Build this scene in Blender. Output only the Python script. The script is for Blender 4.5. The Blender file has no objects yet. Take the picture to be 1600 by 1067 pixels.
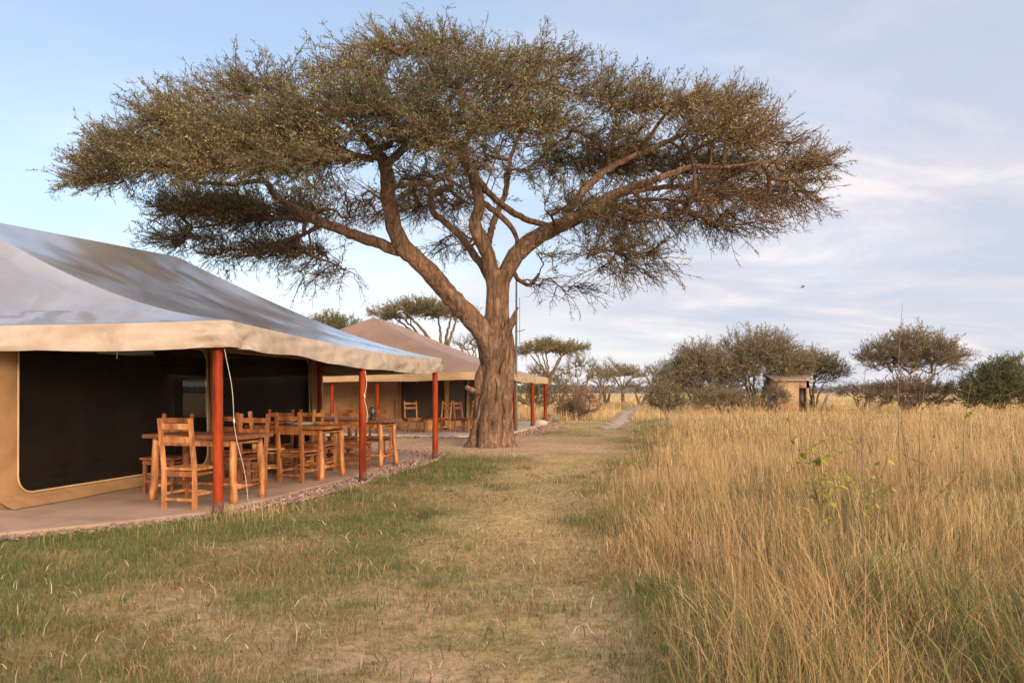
import bpy, bmesh, math, random
import numpy as np
from mathutils import Vector, Matrix

# ------------------------------------------------------------------ camera, light, sky
scene = bpy.context.scene
COL = scene.collection
F = 1244.0            # focal length in photo pixels (28 mm on 36 mm, 1600 px wide)
HC = 1.38             # camera height
HOR = 612.0           # horizon row in the photo

cam = bpy.data.cameras.new("camera")
cam.lens = 28.0; cam.sensor_width = 36.0
cam.shift_y = (HOR - 533.5) / 1600.0
cam.clip_start = 0.05; cam.clip_end = 8000
camo = bpy.data.objects.new("camera", cam); COL.objects.link(camo)
camo.location = (0, 0, HC); camo.rotation_euler = (math.radians(90), 0, 0)
scene.camera = camo

scene.view_settings.view_transform = 'Standard'
scene.view_settings.look = 'None'
scene.view_settings.exposure = 0.78
scene.view_settings.gamma = 1.0
scene.view_settings.use_curve_mapping = False
scene.render.film_transparent = False
scene.cycles.max_bounces = 6
scene.cycles.transparent_max_bounces = 12

SUN_EL = math.radians(15); SUN_AZ = math.radians(155)   # azimuth clockwise from +Y
S_DIR = Vector((math.sin(SUN_AZ) * math.cos(SUN_EL), math.cos(SUN_AZ) * math.cos(SUN_EL), math.sin(SUN_EL)))
sl = bpy.data.lights.new("sun", 'SUN'); sl.energy = 2.4; sl.angle = math.radians(18); sl.color = (1.0, 0.74, 0.47)
so = bpy.data.objects.new("sun", sl); COL.objects.link(so)
so.rotation_euler = S_DIR.to_track_quat('Z', 'Y').to_euler(); so.location = (20, -30, 20)

world = bpy.data.worlds.new("World"); scene.world = world; world.use_nodes = True
def nd_(N, L, vec, d):
    k = N.new('ShaderNodeVectorMath'); k.operation = 'DOT_PRODUCT'; L.new(vec, k.inputs[0]); k.inputs[1].default_value = tuple(d); return k.outputs['Value']
def build_world():
    nt = world.node_tree; N = nt.nodes; L = nt.links
    N.clear()
    out = N.new('ShaderNodeOutputWorld')
    sky = N.new('ShaderNodeTexSky'); sky.sky_type = 'NISHITA'; sky.sun_disc = False
    sky.sun_elevation = SUN_EL; sky.sun_rotation = SUN_AZ
    sky.air_density = 1.0; sky.dust_density = 0.6; sky.ozone_density = 1.5
    bg = N.new('ShaderNodeBackground'); bg.inputs['Strength'].default_value = 0.14
    # thin, even milky veil lightens the clear blue
    L.new(sky.outputs[0], bg.inputs['Color'])
    tc = N.new('ShaderNodeTexCoord'); sep = N.new('ShaderNodeSeparateXYZ'); L.new(tc.outputs['Generated'], sep.inputs[0])
    def math_(op, a, b=None, c=None, clamp=False):
        m = N.new('ShaderNodeMath'); m.operation = op; m.use_clamp = clamp
        for i, v in enumerate((a, b, c)):
            if v is None: continue
            if isinstance(v, (int, float)): m.inputs[i].default_value = v
            else: L.new(v, m.inputs[i])
        return m.outputs[0]
    X, Y, Z = sep.outputs
    den = math_('ADD', math_('MAXIMUM', Z, 0.0), 0.16)
    u = math_('DIVIDE', X, den); v = math_('DIVIDE', Y, den)
    comb = N.new('ShaderNodeCombineXYZ'); L.new(u, comb.inputs[0]); L.new(v, comb.inputs[1])
    def noise(scale, detail, rough, off, dist=0.0, sx=1.0, sy=1.0):
        mp = N.new('ShaderNodeMapping'); L.new(comb.outputs[0], mp.inputs[0])
        mp.inputs['Location'].default_value = off; mp.inputs['Scale'].default_value = (sx, sy, 1)
        n = N.new('ShaderNodeTexNoise'); L.new(mp.outputs[0], n.inputs['Vector'])
        n.inputs['Scale'].default_value = scale; n.inputs['Detail'].default_value = detail
        n.inputs['Roughness'].default_value = rough; n.inputs['Distortion'].default_value = dist
        return n.outputs[0]
    big = noise(0.55, 5, 0.55, (3.1, 1.7, 0), 0.3)
    fine = noise(1.9, 6, 0.6, (7.3, 2.2, 0), 0.4, 1.0, 1.25)
    # cover: little at the upper left, much to the right and low down
    low = math_('SUBTRACT', 1.0, math_('MULTIPLY', Z, 2.6), clamp=True)
    side = math_('MULTIPLY_ADD', X, 0.9, 0.05)
    high = N.new('ShaderNodeMapRange'); high.interpolation_type = 'SMOOTHSTEP'; L.new(Z, high.inputs[0]); high.inputs[1].default_value = 0.42; high.inputs[2].default_value = 0.75
    high.inputs[3].default_value = 0.0; high.inputs[4].default_value = 0.45
    back = N.new('ShaderNodeMapRange'); L.new(Y, back.inputs[0]); back.inputs[1].default_value = 0.3; back.inputs[2].default_value = -0.4; back.inputs[3].default_value = 0.0; back.inputs[4].default_value = 0.6
    cov = math_('ADD', math_('ADD', math_('MULTIPLY', side, 0.75), math_('MULTIPLY', low, 0.55)), math_('ADD', high.outputs[0], back.outputs[0]))
    nz = math_('ADD', math_('MULTIPLY', big, 0.9), math_('MULTIPLY', fine, 0.55))
    mask = N.new('ShaderNodeMapRange'); mask.interpolation_type = 'SMOOTHSTEP'
    L.new(math_('ADD', nz, cov), mask.inputs[0]); mask.inputs[1].default_value = 0.72; mask.inputs[2].default_value = 1.35
    mask.inputs[3].default_value = 0.36; mask.inputs[4].default_value = 0.96
    # cloud colour: lavender grey body, pinkish white where thick
    ramp = N.new('ShaderNodeValToRGB'); ce = ramp.color_ramp
    ce.elements[0].position = 0.40; ce.elements[0].color = (0.50, 0.535, 0.63, 1)
    ce.elements[1].position = 0.68; ce.elements[1].color = (0.80, 0.735, 0.74, 1)
    e = ce.elements.new(0.54); e.color = (0.61, 0.60, 0.665, 1)
    shade = noise(1.2, 6, 0.6, (1.3, 8.8, 0), 0.5, 0.8, 1.35)
    L.new(shade, ramp.inputs[0])
    # bright bank low over the horizon
    bank = N.new('ShaderNodeMapRange'); bank.interpolation_type = 'SMOOTHSTEP'
    bx = math_('ADD', math_('MULTIPLY', math_('ABSOLUTE', math_('ADD', X, 0.12)), -1.6), math_('MULTIPLY', low, 0.95))
    L.new(math_('ADD', bx, math_('MULTIPLY', fine, 0.5)), bank.inputs[0])
    bank.inputs[1].default_value = 0.45; bank.inputs[2].default_value = 1.15
    mixc = N.new('ShaderNodeMix'); mixc.data_type = 'RGBA'
    L.new(bank.outputs[0], mixc.inputs[0]); L.new(ramp.outputs[0], mixc.inputs[6]); mixc.inputs[7].default_value = (0.80, 0.775, 0.80, 1)
    bgc = N.new('ShaderNodeBackground'); L.new(mixc.outputs[2], bgc.inputs['Color']); 
    # the overcast is far brighter and warmer round the low sun behind the viewer
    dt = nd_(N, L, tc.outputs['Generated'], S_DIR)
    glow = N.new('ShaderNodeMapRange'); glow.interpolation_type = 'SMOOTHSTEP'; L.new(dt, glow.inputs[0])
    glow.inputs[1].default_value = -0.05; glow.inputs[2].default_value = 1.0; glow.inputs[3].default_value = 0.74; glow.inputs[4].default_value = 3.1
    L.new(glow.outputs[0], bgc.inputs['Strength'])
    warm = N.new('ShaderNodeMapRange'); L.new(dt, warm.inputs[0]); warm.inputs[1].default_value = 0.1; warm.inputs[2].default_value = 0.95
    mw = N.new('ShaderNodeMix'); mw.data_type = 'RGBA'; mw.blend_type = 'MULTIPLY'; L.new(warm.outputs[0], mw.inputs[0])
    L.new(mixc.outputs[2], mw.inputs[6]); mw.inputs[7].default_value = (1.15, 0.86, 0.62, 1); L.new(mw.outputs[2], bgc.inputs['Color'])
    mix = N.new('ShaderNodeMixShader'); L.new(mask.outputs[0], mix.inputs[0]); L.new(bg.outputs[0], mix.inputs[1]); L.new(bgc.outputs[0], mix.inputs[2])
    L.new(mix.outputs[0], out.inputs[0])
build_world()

# ------------------------------------------------------------------ helpers
def P(px, py, Y):
    return np.array([(px - 800.0) / F * Y, Y, HC - (py - HOR) / F * Y])
def G(px, py, z=0.0):
    Y = (HC - z) * F / (py - HOR)
    return np.array([(px - 800.0) / F * Y, Y, z])

def _hash(ix, iy, seed):
    h = (ix.astype(np.int64) * 374761393 + iy.astype(np.int64) * 668265263 + seed * 982451653) & 0x7fffffff
    h = ((h ^ (h >> 13)) * 1274126177) & 0x7fffffff
    h = h ^ (h >> 16)
    return (h & 0xffff) / 65535.0
def vnoise(x, y, seed=0):
    x = np.asarray(x, float); y = np.asarray(y, float)
    ix = np.floor(x); iy = np.floor(y); fx = x - ix; fy = y - iy
    fx = fx * fx * (3 - 2 * fx); fy = fy * fy * (3 - 2 * fy)
    a = _hash(ix, iy, seed); b = _hash(ix + 1, iy, seed); c = _hash(ix, iy + 1, seed); d = _hash(ix + 1, iy + 1, seed)
    return (a * (1 - fx) + b * fx) * (1 - fy) + (c * (1 - fx) + d * fx) * fy
def fbm(x, y, seed=0, o=4):
    s = 0; a = 0.5; t = 0
    for k in range(o):
        s = s + a * vnoise(x * 2 ** k, y * 2 ** k, seed + k * 17); t += a; a *= 0.5
    return s / t

def tag(o, label, cat, group=None, kind=None):
    o['label'] = label; o['category'] = cat
    if group: o['group'] = group
    if kind: o['kind'] = kind
    return o
def empty(name, loc, label, cat, group=None, rz=0.0):
    o = bpy.data.objects.new(name, None); COL.objects.link(o)
    o.empty_display_size = 0.2
    o.location = tuple(loc); o.rotation_euler = (0, 0, rz)
    return tag(o, label, cat, group)
def link(name, me, mat, parent=None):
    o = bpy.data.objects.new(name, me); COL.objects.link(o)
    if mat: me.materials.append(mat)
    if parent: o.parent = parent
    return o
def local(v, parent):
    """world vertices -> coordinates under an (unscaled) empty"""
    if parent is None: return v
    a = parent.rotation_euler.z; c, s = math.cos(-a), math.sin(-a)
    d = np.asarray(v, float) - np.array(parent.location)
    return np.stack([d[:, 0] * c - d[:, 1] * s, d[:, 0] * s + d[:, 1] * c, d[:, 2]], 1)
def npmesh(name, verts, quads, mat, parent=None, col=None, smooth=False, world_space=True):
    verts = np.asarray(verts, np.float32); quads = np.asarray(quads, np.int32)
    if parent is not None and world_space: verts = local(verts, parent).astype(np.float32)
    me = bpy.data.meshes.new(name)
    k = quads.shape[1]
    me.vertices.add(len(verts)); me.vertices.foreach_set('co', verts.ravel())
    me.loops.add(quads.size); me.loops.foreach_set('vertex_index', quads.ravel())
    me.polygons.add(len(quads)); me.polygons.foreach_set('loop_start', np.arange(0, quads.size, k, dtype=np.int32))
    if smooth: me.polygons.foreach_set('use_smooth', np.ones(len(quads), bool))
    me.update(calc_edges=True)
    if col is not None:
        c = np.ones((len(verts), 4), np.float32); c[:, :3] = col
        at = me.color_attributes.new('Col', 'FLOAT_COLOR', 'POINT'); at.data.foreach_set('color', c.ravel())
    return link(name, me, mat, parent)
class NB:
    """numpy mesh builder of quads"""
    def __init__(s): s.v = []; s.f = []; s.c = []; s.n = 0
    def add(s, v, f, c=None):
        v = np.asarray(v, float); s.v.append(v); s.f.append(np.asarray(f, np.int64) + s.n); s.n += len(v)
        if c is not None:
            c = np.asarray(c, float); s.c.append(np.broadcast_to(c, (len(v), 3)))
    def build(s, name, mat, parent=None, smooth=True, world_space=True):
        return npmesh(name, np.concatenate(s.v), np.concatenate(s.f), mat, parent, np.concatenate(s.c) if s.c else None, smooth, world_space)
    def tube(s, pts, rad, n=8, c=None, wob=None, cap=True, flat=1.0):
        pts = np.asarray(pts, float); m = len(pts); rad = np.broadcast_to(np.asarray(rad, float), (m,))
        T = np.gradient(pts, axis=0); T /= np.linalg.norm(T, axis=1)[:, None] + 1e-9
        ref = np.array([0, 0, 1.0]) if abs(T[0, 2]) < 0.9 else np.array([1.0, 0, 0])
        U = np.cross(T[0], ref); U /= np.linalg.norm(U) + 1e-9
        th = np.arange(n) / n * 2 * math.pi; vs = []
        for i in range(m):
            U = U - T[i] * np.dot(U, T[i]); U /= np.linalg.norm(U) + 1e-9
            W = np.cross(T[i], U)
            r = rad[i] * (1 if wob is None else wob(i, th))
            vs.append(pts[i] + (np.cos(th) * r)[:, None] * U + (np.sin(th) * r * flat)[:, None] * W)
        if cap:
            vs.insert(0, np.repeat(pts[:1], n, 0)); vs.append(np.repeat(pts[-1:], n, 0)); m += 2
        v = np.concatenate(vs); k = np.arange(n); k2 = (k + 1) % n
        f = np.concatenate([np.stack([i * n + k, i * n + k2, (i + 1) * n + k2, (i + 1) * n + k], 1) for i in range(m - 1)])
        s.add(v, f, c)
    def box(s, c0, sx, sy, sz, rz=0.0, c=None):
        q = np.array([[x, y, z] for z in (-.5, .5) for y in (-.5, .5) for x in (-.5, .5)]) * (sx, sy, sz)
        a, b = math.cos(rz), math.sin(rz)
        q = np.stack([q[:, 0] * a - q[:, 1] * b, q[:, 0] * b + q[:, 1] * a, q[:, 2]], 1) + np.asarray(c0, float)
        s.add(q, [[0, 2, 3, 1], [4, 5, 7, 6], [0, 1, 5, 4], [2, 6, 7, 3], [0, 4, 6, 2], [1, 3, 7, 5]], c)
    def grid(s, V, c=None):
        """V: (m,n,3) grid"""
        m, n, _ = V.shape; i = np.arange(m - 1)[:, None] * n + np.arange(n - 1)[None]
        i = i.ravel(); s.add(V.reshape(-1, 3), np.stack([i, i + 1, i + n + 1, i + n], 1), c)
def curve_pts(pts, step):
    """Catmull-Rom through points (k columns), resampled about every `step`"""
    p = np.asarray(pts, float); q = np.vstack([2 * p[0] - p[1], p, 2 * p[-1] - p[-2]]); out = []
    for i in range(1, len(q) - 2):
        d = np.linalg.norm(q[i + 1, :3] - q[i, :3]); n = max(1, int(round(d / step)))
        t = (np.arange(n) / n)[:, None]
        out.append(0.5 * (2 * q[i] + (q[i + 1] - q[i - 1]) * t + (2 * q[i - 1] - 5 * q[i] + 4 * q[i + 1] - q[i + 2]) * t ** 2 + (-q[i - 1] + 3 * q[i] - 3 * q[i + 1] + q[i + 2]) * t ** 3))
    out.append(p[-1:]); return np.concatenate(out)

# ------------------------------------------------------------------ materials
def M(name):
    m = bpy.data.materials.new(name); m.use_nodes = True
    nt = m.node_tree; b = nt.nodes['Principled BSDF']; return m, nt, b
def nd(nt, t, **kw):
    n = nt.nodes.new(t)
    for k, v in kw.items():
        if k in n.inputs: n.inputs[k].default_value = v
        else: setattr(n, k, v)
    return n
def noise_ramp(nt, scale, stops, coords='Object', map_scale=(1, 1, 1), detail=6, rough=0.6, dist=0.0, rot=(0, 0, 0)):
    tc = nd(nt, 'ShaderNodeTexCoord'); mp = nd(nt, 'ShaderNodeMapping'); mp.inputs['Scale'].default_value = map_scale; mp.inputs['Rotation'].default_value = rot
    n = nd(nt, 'ShaderNodeTexNoise', Scale=scale, Detail=detail, Roughness=rough, Distortion=dist)
    nt.links.new(tc.outputs[coords], mp.inputs[0]); nt.links.new(mp.outputs[0], n.inputs['Vector'])
    r = nd(nt, 'ShaderNodeValToRGB'); els = r.color_ramp.elements
    while len(els) < len(stops): els.new(0.5)
    for e, (p, c) in zip(els, stops): e.position = p; e.color = (*c, 1)
    nt.links.new(n.outputs[0], r.inputs[0]); return n, r
def bump(nt, b, src, strength, dist=0.02):
    k = nd(nt, 'ShaderNodeBump', Strength=strength, Distance=dist); nt.links.new(src, k.inputs['Height']); nt.links.new(k.outputs[0], b.inputs['Normal']); return k

def mat_leaf(name, transl=0.35, rough=0.75):
    m, nt, b = M(name)
    at = nd(nt, 'ShaderNodeAttribute'); at.attribute_name = 'Col'
    nt.links.new(at.outputs['Color'], b.inputs['Base Color']); b.inputs['Roughness'].default_value = rough
    b.inputs['Specular IOR Level'].default_value = 0.25
    tr = nd(nt, 'ShaderNodeBsdfTranslucent'); nt.links.new(at.outputs['Color'], tr.inputs['Color'])
    mx = nd(nt, 'ShaderNodeMixShader'); mx.inputs[0].default_value = transl
    nt.links.new(b.outputs[0], mx.inputs[1]); nt.links.new(tr.outputs[0], mx.inputs[2])
    nt.links.new(mx.outputs[0], nt.nodes['Material Output'].inputs[0]); return m
MAT_LEAF = mat_leaf('leaf'); MAT_GRASS = mat_leaf('grass_blade', 0.4, 0.7)

def mat_bark(name, dark, mid, light, sc=1.0, strength=1.0):
    m, nt, b = M(name)
    n, r = noise_ramp(nt, 11 * sc, [(0.34, dark), (0.50, mid), (0.68, light)], map_scale=(1, 1, 0.20), detail=10, rough=0.74, dist=0.9)
    n2, r2 = noise_ramp(nt, 1.3 * sc, [(0.3, (0.72, 0.70, 0.68)), (0.7, (1.1, 1.05, 1.0))], detail=4)
    mx = nd(nt, 'ShaderNodeMix', data_type='RGBA', blend_type='MULTIPLY'); mx.inputs[0].default_value = 1
    nt.links.new(r.outputs[0], mx.inputs[6]); nt.links.new(r2.outputs[0], mx.inputs[7])
    nt.links.new(mx.outputs[2], b.inputs['Base Color']); b.inputs['Roughness'].default_value = 0.9
    b.inputs['Specular IOR Level'].default_value = 0.2
    bump(nt, b, n.outputs[0], strength, 0.06 / sc); return m
MAT_BARK = mat_bark('bark', (0.035, 0.022, 0.015), (0.155, 0.098, 0.066), (0.34, 0.24, 0.17))
MAT_TWIG = mat_bark('twig_bark', (0.05, 0.032, 0.022), (0.11, 0.068, 0.044), (0.17, 0.11, 0.075), 1.0, 0.2)
MAT_FARBARK = mat_bark('far_bark', (0.085, 0.07, 0.048), (0.17, 0.142, 0.10), (0.26, 0.22, 0.165), 1.0, 0.3)
MAT_DEADWOOD = mat_bark('dead_wood', (0.08, 0.05, 0.035), (0.19, 0.11, 0.075), (0.28, 0.18, 0.13), 1.0, 0.3)

def mat_canvas(name, dark, mid, light, rough=0.85, wr=0.5):
    m, nt, b = M(name)
    n, r = noise_ramp(nt, 1.6, [(0.28, dark), (0.5, mid), (0.75, light)], detail=8, rough=0.62, dist=0.4)
    nt.links.new(r.outputs[0], b.inputs['Base Color']); b.inputs['Roughness'].default_value = rough
    b.inputs['Specular IOR Level'].default_value = 0.25
    n2, _ = noise_ramp(nt, 2.2, [(0, (0, 0, 0)), (1, (1, 1, 1))], detail=4, rough=0.45, dist=.7)
    bump(nt, b, n2.outputs[0], wr, 0.06); return m
MAT_CANVAS = mat_canvas('khaki_canvas', (0.23, 0.135, 0.065), (0.32, 0.19, 0.095), (0.39, 0.245, 0.13))
MAT_VAL = mat_canvas('beige_canvas', (0.22, 0.18, 0.14), (0.32, 0.27, 0.22), (0.385, 0.335, 0.28), 0.8, 0.8)
MAT_VALFAR = mat_canvas('straw_canvas', (0.34, 0.235, 0.125), (0.43, 0.31, 0.18), (0.49, 0.365, 0.225), 0.8, 0.3)
def mat_roof(name, a, b_, c, rough0, rough1):
    m, nt, b = M(name)
    n, r = noise_ramp(nt, 0.9, [(0.3, a), (0.5, b_), (0.72, c)], detail=7, rough=0.6, dist=0.6)
    if rough0 < .2: b.inputs['Metallic'].default_value = .8
    nt.links.new(r.outputs[0], b.inputs['Base Color'])
    n2, r2 = noise_ramp(nt, 0.55, [(0.38, (rough0,) * 3), (0.62, (rough1,) * 3)], detail=3, dist=0.5)
    nt.links.new(r2.outputs[0], b.inputs['Roughness']); b.inputs['Specular IOR Level'].default_value = 0.6 if rough0 < .2 else .25
    if rough0 < .2:                                  # plastic coating, worn dull in patches
        n4, r4 = noise_ramp(nt, 0.6, [(0.36, (.9, .9, .9)), (0.62, (.55, .55, .55))], detail=4, dist=.6)
        nt.links.new(r4.outputs[0], b.inputs['Coat Weight']); b.inputs['Coat IOR'].default_value = 2.3; b.inputs['Coat Roughness'].default_value = .2
    n3, _ = noise_ramp(nt, 1.0, [(0, (0, 0, 0)), (1, (1, 1, 1))], map_scale=(0.7, 3.0, 1.0), detail=5, rough=0.5, dist=1.0, rot=(0, 0, 0.5))
    bump(nt, b, n3.outputs[0], 0.16 if rough0 < .2 else .25, 0.06); return m
MAT_ROOF = mat_roof('coated_roof_sheet', (0.52, 0.47, 0.44), (0.60, 0.58, 0.57), (0.67, 0.67, 0.69), 0.18, 0.26)
MAT_ROOFFAR = mat_roof('brown_roof_sheet', (0.30, 0.19, 0.13), (0.36, 0.235, 0.16), (0.41, 0.275, 0.19), 0.5, 0.7)

def mat_simple(name, stops, scale, rough=0.6, ms=(1, 1, 1), bmp=0.0, spec=0.4, dist=0.0, detail=6):
    m, nt, b = M(name)
    n, r = noise_ramp(nt, scale, stops, map_scale=ms, dist=dist, detail=detail)
    nt.links.new(r.outputs[0], b.inputs['Base Color']); b.inputs['Roughness'].default_value = rough; b.inputs['Specular IOR Level'].default_value = spec
    if bmp: bump(nt, b, n.outputs[0], bmp, 0.01)
    return m
MAT_POST = mat_simple('red_oxide_paint', [(0.28, (0.07, 0.012, 0.005)), (0.48, (0.20, 0.026, 0.006)), (0.75, (0.31, 0.06, 0.016))], 9, 0.55, (1, 1, 0.15), 0.25, spec=.1)
MAT_FOOT = mat_simple('weathered_foot', [(0.3, (0.05, 0.02, 0.014)), (0.7, (0.13, 0.06, 0.04))], 14, 0.8, bmp=0.3)
MAT_HONEY = mat_simple('honey_wood', [(0.30, (0.12, 0.042, 0.014)), (0.5, (0.33, 0.135, 0.044)), (0.70, (0.54, 0.28, 0.11))], 5.5, 0.5, (1.6, 1.6, 0.4), 0.25, dist=0.8)
MAT_AMBER = mat_simple('amber_wood', [(0.30, (0.085, 0.03, 0.012)), (0.5, (0.22, 0.078, 0.026)), (0.72, (0.36, 0.15, 0.055))], 5.5, 0.5, (1.6, 1.6, 0.4), 0.25, dist=0.8)
MAT_BROWN = mat_simple('brown_wood', [(0.30, (0.075, 0.026, 0.014)), (0.5, (0.16, 0.058, 0.028)), (0.75, (0.25, 0.10, 0.05))], 5.5, 0.45, (0.5, 2.2, 1.6), 0.25, dist=0.8)
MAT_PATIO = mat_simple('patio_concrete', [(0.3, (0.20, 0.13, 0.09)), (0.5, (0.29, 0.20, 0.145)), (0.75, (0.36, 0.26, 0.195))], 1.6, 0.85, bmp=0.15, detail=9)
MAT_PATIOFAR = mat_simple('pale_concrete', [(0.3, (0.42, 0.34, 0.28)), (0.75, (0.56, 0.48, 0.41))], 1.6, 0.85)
MAT_ROPE = mat_simple('white_cord', [(0.3, (0.5, 0.45, 0.38)), (0.7, (0.7, 0.65, 0.58))], 40, 0.8)
MAT_METAL = mat_simple('green_grey_metal', [(0.3, (0.10, 0.12, 0.115)), (0.7, (0.17, 0.19, 0.18))], 8, 0.5)
MAT_BLACK = mat_simple('black_iron_and_shade', [(0.3, (0.012, 0.010, 0.010)), (0.7, (0.04, 0.03, 0.028))], 20, 0.5)
MAT_MUD = mat_simple('mud_wall', [(0.3, (0.21, 0.145, 0.09)), (0.7, (0.34, 0.24, 0.15))], 2.5, 0.9, bmp=0.3)
MAT_TIN = mat_simple('rusty_tin', [(0.3, (0.22, 0.15, 0.12)), (0.7, (0.36, 0.26, 0.21))], 3, 0.6)
MAT_STONE = mat_simple('pale_stone', [(0.3, (0.3, 0.24, 0.19)), (0.7, (0.5, 0.43, 0.36))], 6, 0.9, bmp=0.4)
MAT_COL = None
def mat_attr(name, rough=0.9):
    m, nt, b = M(name); at = nd(nt, 'ShaderNodeAttribute'); at.attribute_name = 'Col'
    nt.links.new(at.outputs['Color'], b.inputs['Base Color']); b.inputs['Roughness'].default_value = rough; b.inputs['Specular IOR Level'].default_value = 0.2
    return m
MAT_PEBBLE = mat_attr('pebble_stone', 0.85)
def mat_screen():
    m, nt, b = M('insect_mesh')
    n, r = noise_ramp(nt, 1.1, [(0.35, (0.004, 0.004, 0.004)), (0.7, (0.014, 0.011, 0.009))], detail=5)
    nt.links.new(r.outputs[0], b.inputs['Base Color']); b.inputs['Roughness'].default_value = 0.55; b.inputs['Specular IOR Level'].default_value = 0.12
    tr = nd(nt, 'ShaderNodeBsdfTransparent'); mx = nd(nt, 'ShaderNodeMixShader'); mx.inputs[0].default_value = 0.22
    nt.links.new(b.outputs[0], mx.inputs[1]); nt.links.new(tr.outputs[0], mx.inputs[2]); nt.links.new(mx.outputs[0], nt.nodes['Material Output'].inputs[0]); return m
MAT_SCREEN = mat_screen()
MAT_FARSCREEN = mat_simple('brown_insect_mesh', [(0.3, (0.035, 0.024, 0.016)), (0.7, (0.06, 0.042, 0.028))], 1.5, 0.7)

def mat_ground():
    m, nt, b = M('ground_soil')
    at = nd(nt, 'ShaderNodeAttribute'); at.attribute_name = 'Col'
    n, r = noise_ramp(nt, 9.0, [(0.32, (0.40, 0.38, 0.36)), (0.5, (0.95, 0.95, 0.95)), (0.68, (1.5, 1.46, 1.38))], detail=12, rough=0.8)
    mx = nd(nt, 'ShaderNodeMix', data_type='RGBA', blend_type='MULTIPLY'); mx.inputs[0].default_value = 1
    nt.links.new(at.outputs['Color'], mx.inputs[6]); nt.links.new(r.outputs[0], mx.inputs[7]); nt.links.new(mx.outputs[2], b.inputs['Base Color'])
    b.inputs['Roughness'].default_value = 1.0; b.inputs['Specular IOR Level'].default_value = 0.1
    n2, _ = noise_ramp(nt, 26.0, [(0, (0, 0, 0)), (1, (1, 1, 1))], detail=6, rough=0.7)
    bump(nt, b, n2.outputs[0], 0.8, 0.03); return m
MAT_GROUND = mat_ground()

# ------------------------------------------------------------------ ground regions
TB_Y = np.array([0, 3.8, 6.4, 9, 12, 15.5, 19.5, 26, 32, 45, 61, 120, 400, 3000.])
TB_X = np.array([0.70, 0.80, 0.86, 1.05, 1.5, 2.0, 2.9, 4.3, 5.4, 8.0, 10.2, 20, 60, 450.])
def tall_edge(y): return np.interp(y, TB_Y, TB_X)
def tallness(x, y):
    """>0 inside the tall grass, in metres from its ragged edge"""
    e = tall_edge(y) + (fbm(x * 0 + y * 0.55, y * 0.0 + 3.3, 5) - 0.5) * (0.5 + 0.05 * y) + (fbm(x * 0.8, y * 0.8, 71) - 0.5) * 0.8
    return x - e
PATIO = np.array([G(-330, 842, .05), G(0, 832, .05), G(150, 818, .05), G(330, 798, .05), G(430, 775, .05), G(520, 752, .05), G(600, 728, .05), G(640, 714, .05), [-2.25, 17.6, .05], [-3.2, 18.3, .05], [-9.5, 19.4, .05], [-10.5, 7.3, .05]])[:, :2]
GRAV = np.array([G(-330, 858), G(0, 846), G(200, 829), G(340, 810), G(480, 782), G(560, 760), G(640, 735), G(683, 720), G(700, 707), [-1.9, 18.2, 0], [-3, 19.0, 0], [-9.5, 20.2, 0], [-10.5, 7.0, 0]])[:, :2]
PATIO2 = np.array([[-9.2, 25.5], [-0.55, 24.1], [0.0, 26.0], [0.75, 29.4], [1.75, 36.0], [-7.2, 37.6]])
def inside(poly, x, y):
    r = np.zeros(np.shape(x), bool); n = len(poly)
    for i in range(n):
        (x1, y1), (x2, y2) = poly[i], poly[(i + 1) % n]
        c = ((y1 > y) != (y2 > y)) & (x < (x2 - x1) * (y - y1) / (y2 - y1 + 1e-12) + x1); r ^= c
    return r
PATH_Y = np.array([27.0, 31, 36, 44, 55, 66, 80]); PATH_X = np.array([3.0, 3.85, 4.75, 6.2, 8.0, 10.2, 14.0])
def path_d(x, y): return np.where((y > 28) & (y < 75), np.abs(x - np.interp(y, PATH_Y, PATH_X)), 99.)
def sstep(a, b, t):
    t = np.clip((t - a) / (b - a), 0, 1); return t * t * (3 - 2 * t)
def dirtness(x, y):
    """bare reddish earth round the trunk and between the tents"""
    n = fbm(x * 0.7, y * 0.45, 21)
    d = sstep(16.0, 18.2, y + (n - .5) * 4) * (1 - sstep(23.5, 26.5, y + (n - .5) * 3)) * (1 - sstep(0.6, 3.6, x + (n - .5) * 3))
    d2 = 0.55 * np.exp(-((x - 0.15) / 0.9) ** 2 - ((y - 4.3) / 1.3) ** 2) + 0.65 * np.exp(-((x + 0.6) / 0.6) ** 2 - ((y - 3.9) / 0.8) ** 2)
    d3 = 0.55 * np.exp(-((x + 1.6) / 0.9) ** 2 - ((y - 4.9) / 0.6) ** 2)
    return np.clip(np.maximum(d, (d2 + d3) * sstep(.3, .6, fbm(x * 1.4, y * 1.1, 33))), 0, 1)
def trail(x, y):
    """worn dry strip that runs up the middle of the lawn"""
    c = np.interp(y, [3, 5, 9, 14, 20, 28], [-0.05, 0.0, 0.25, 0.75, 1.6, 3.0]); w = 0.75 + 0.035 * y
    return np.exp(-((x - c) / w) ** 2)
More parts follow.
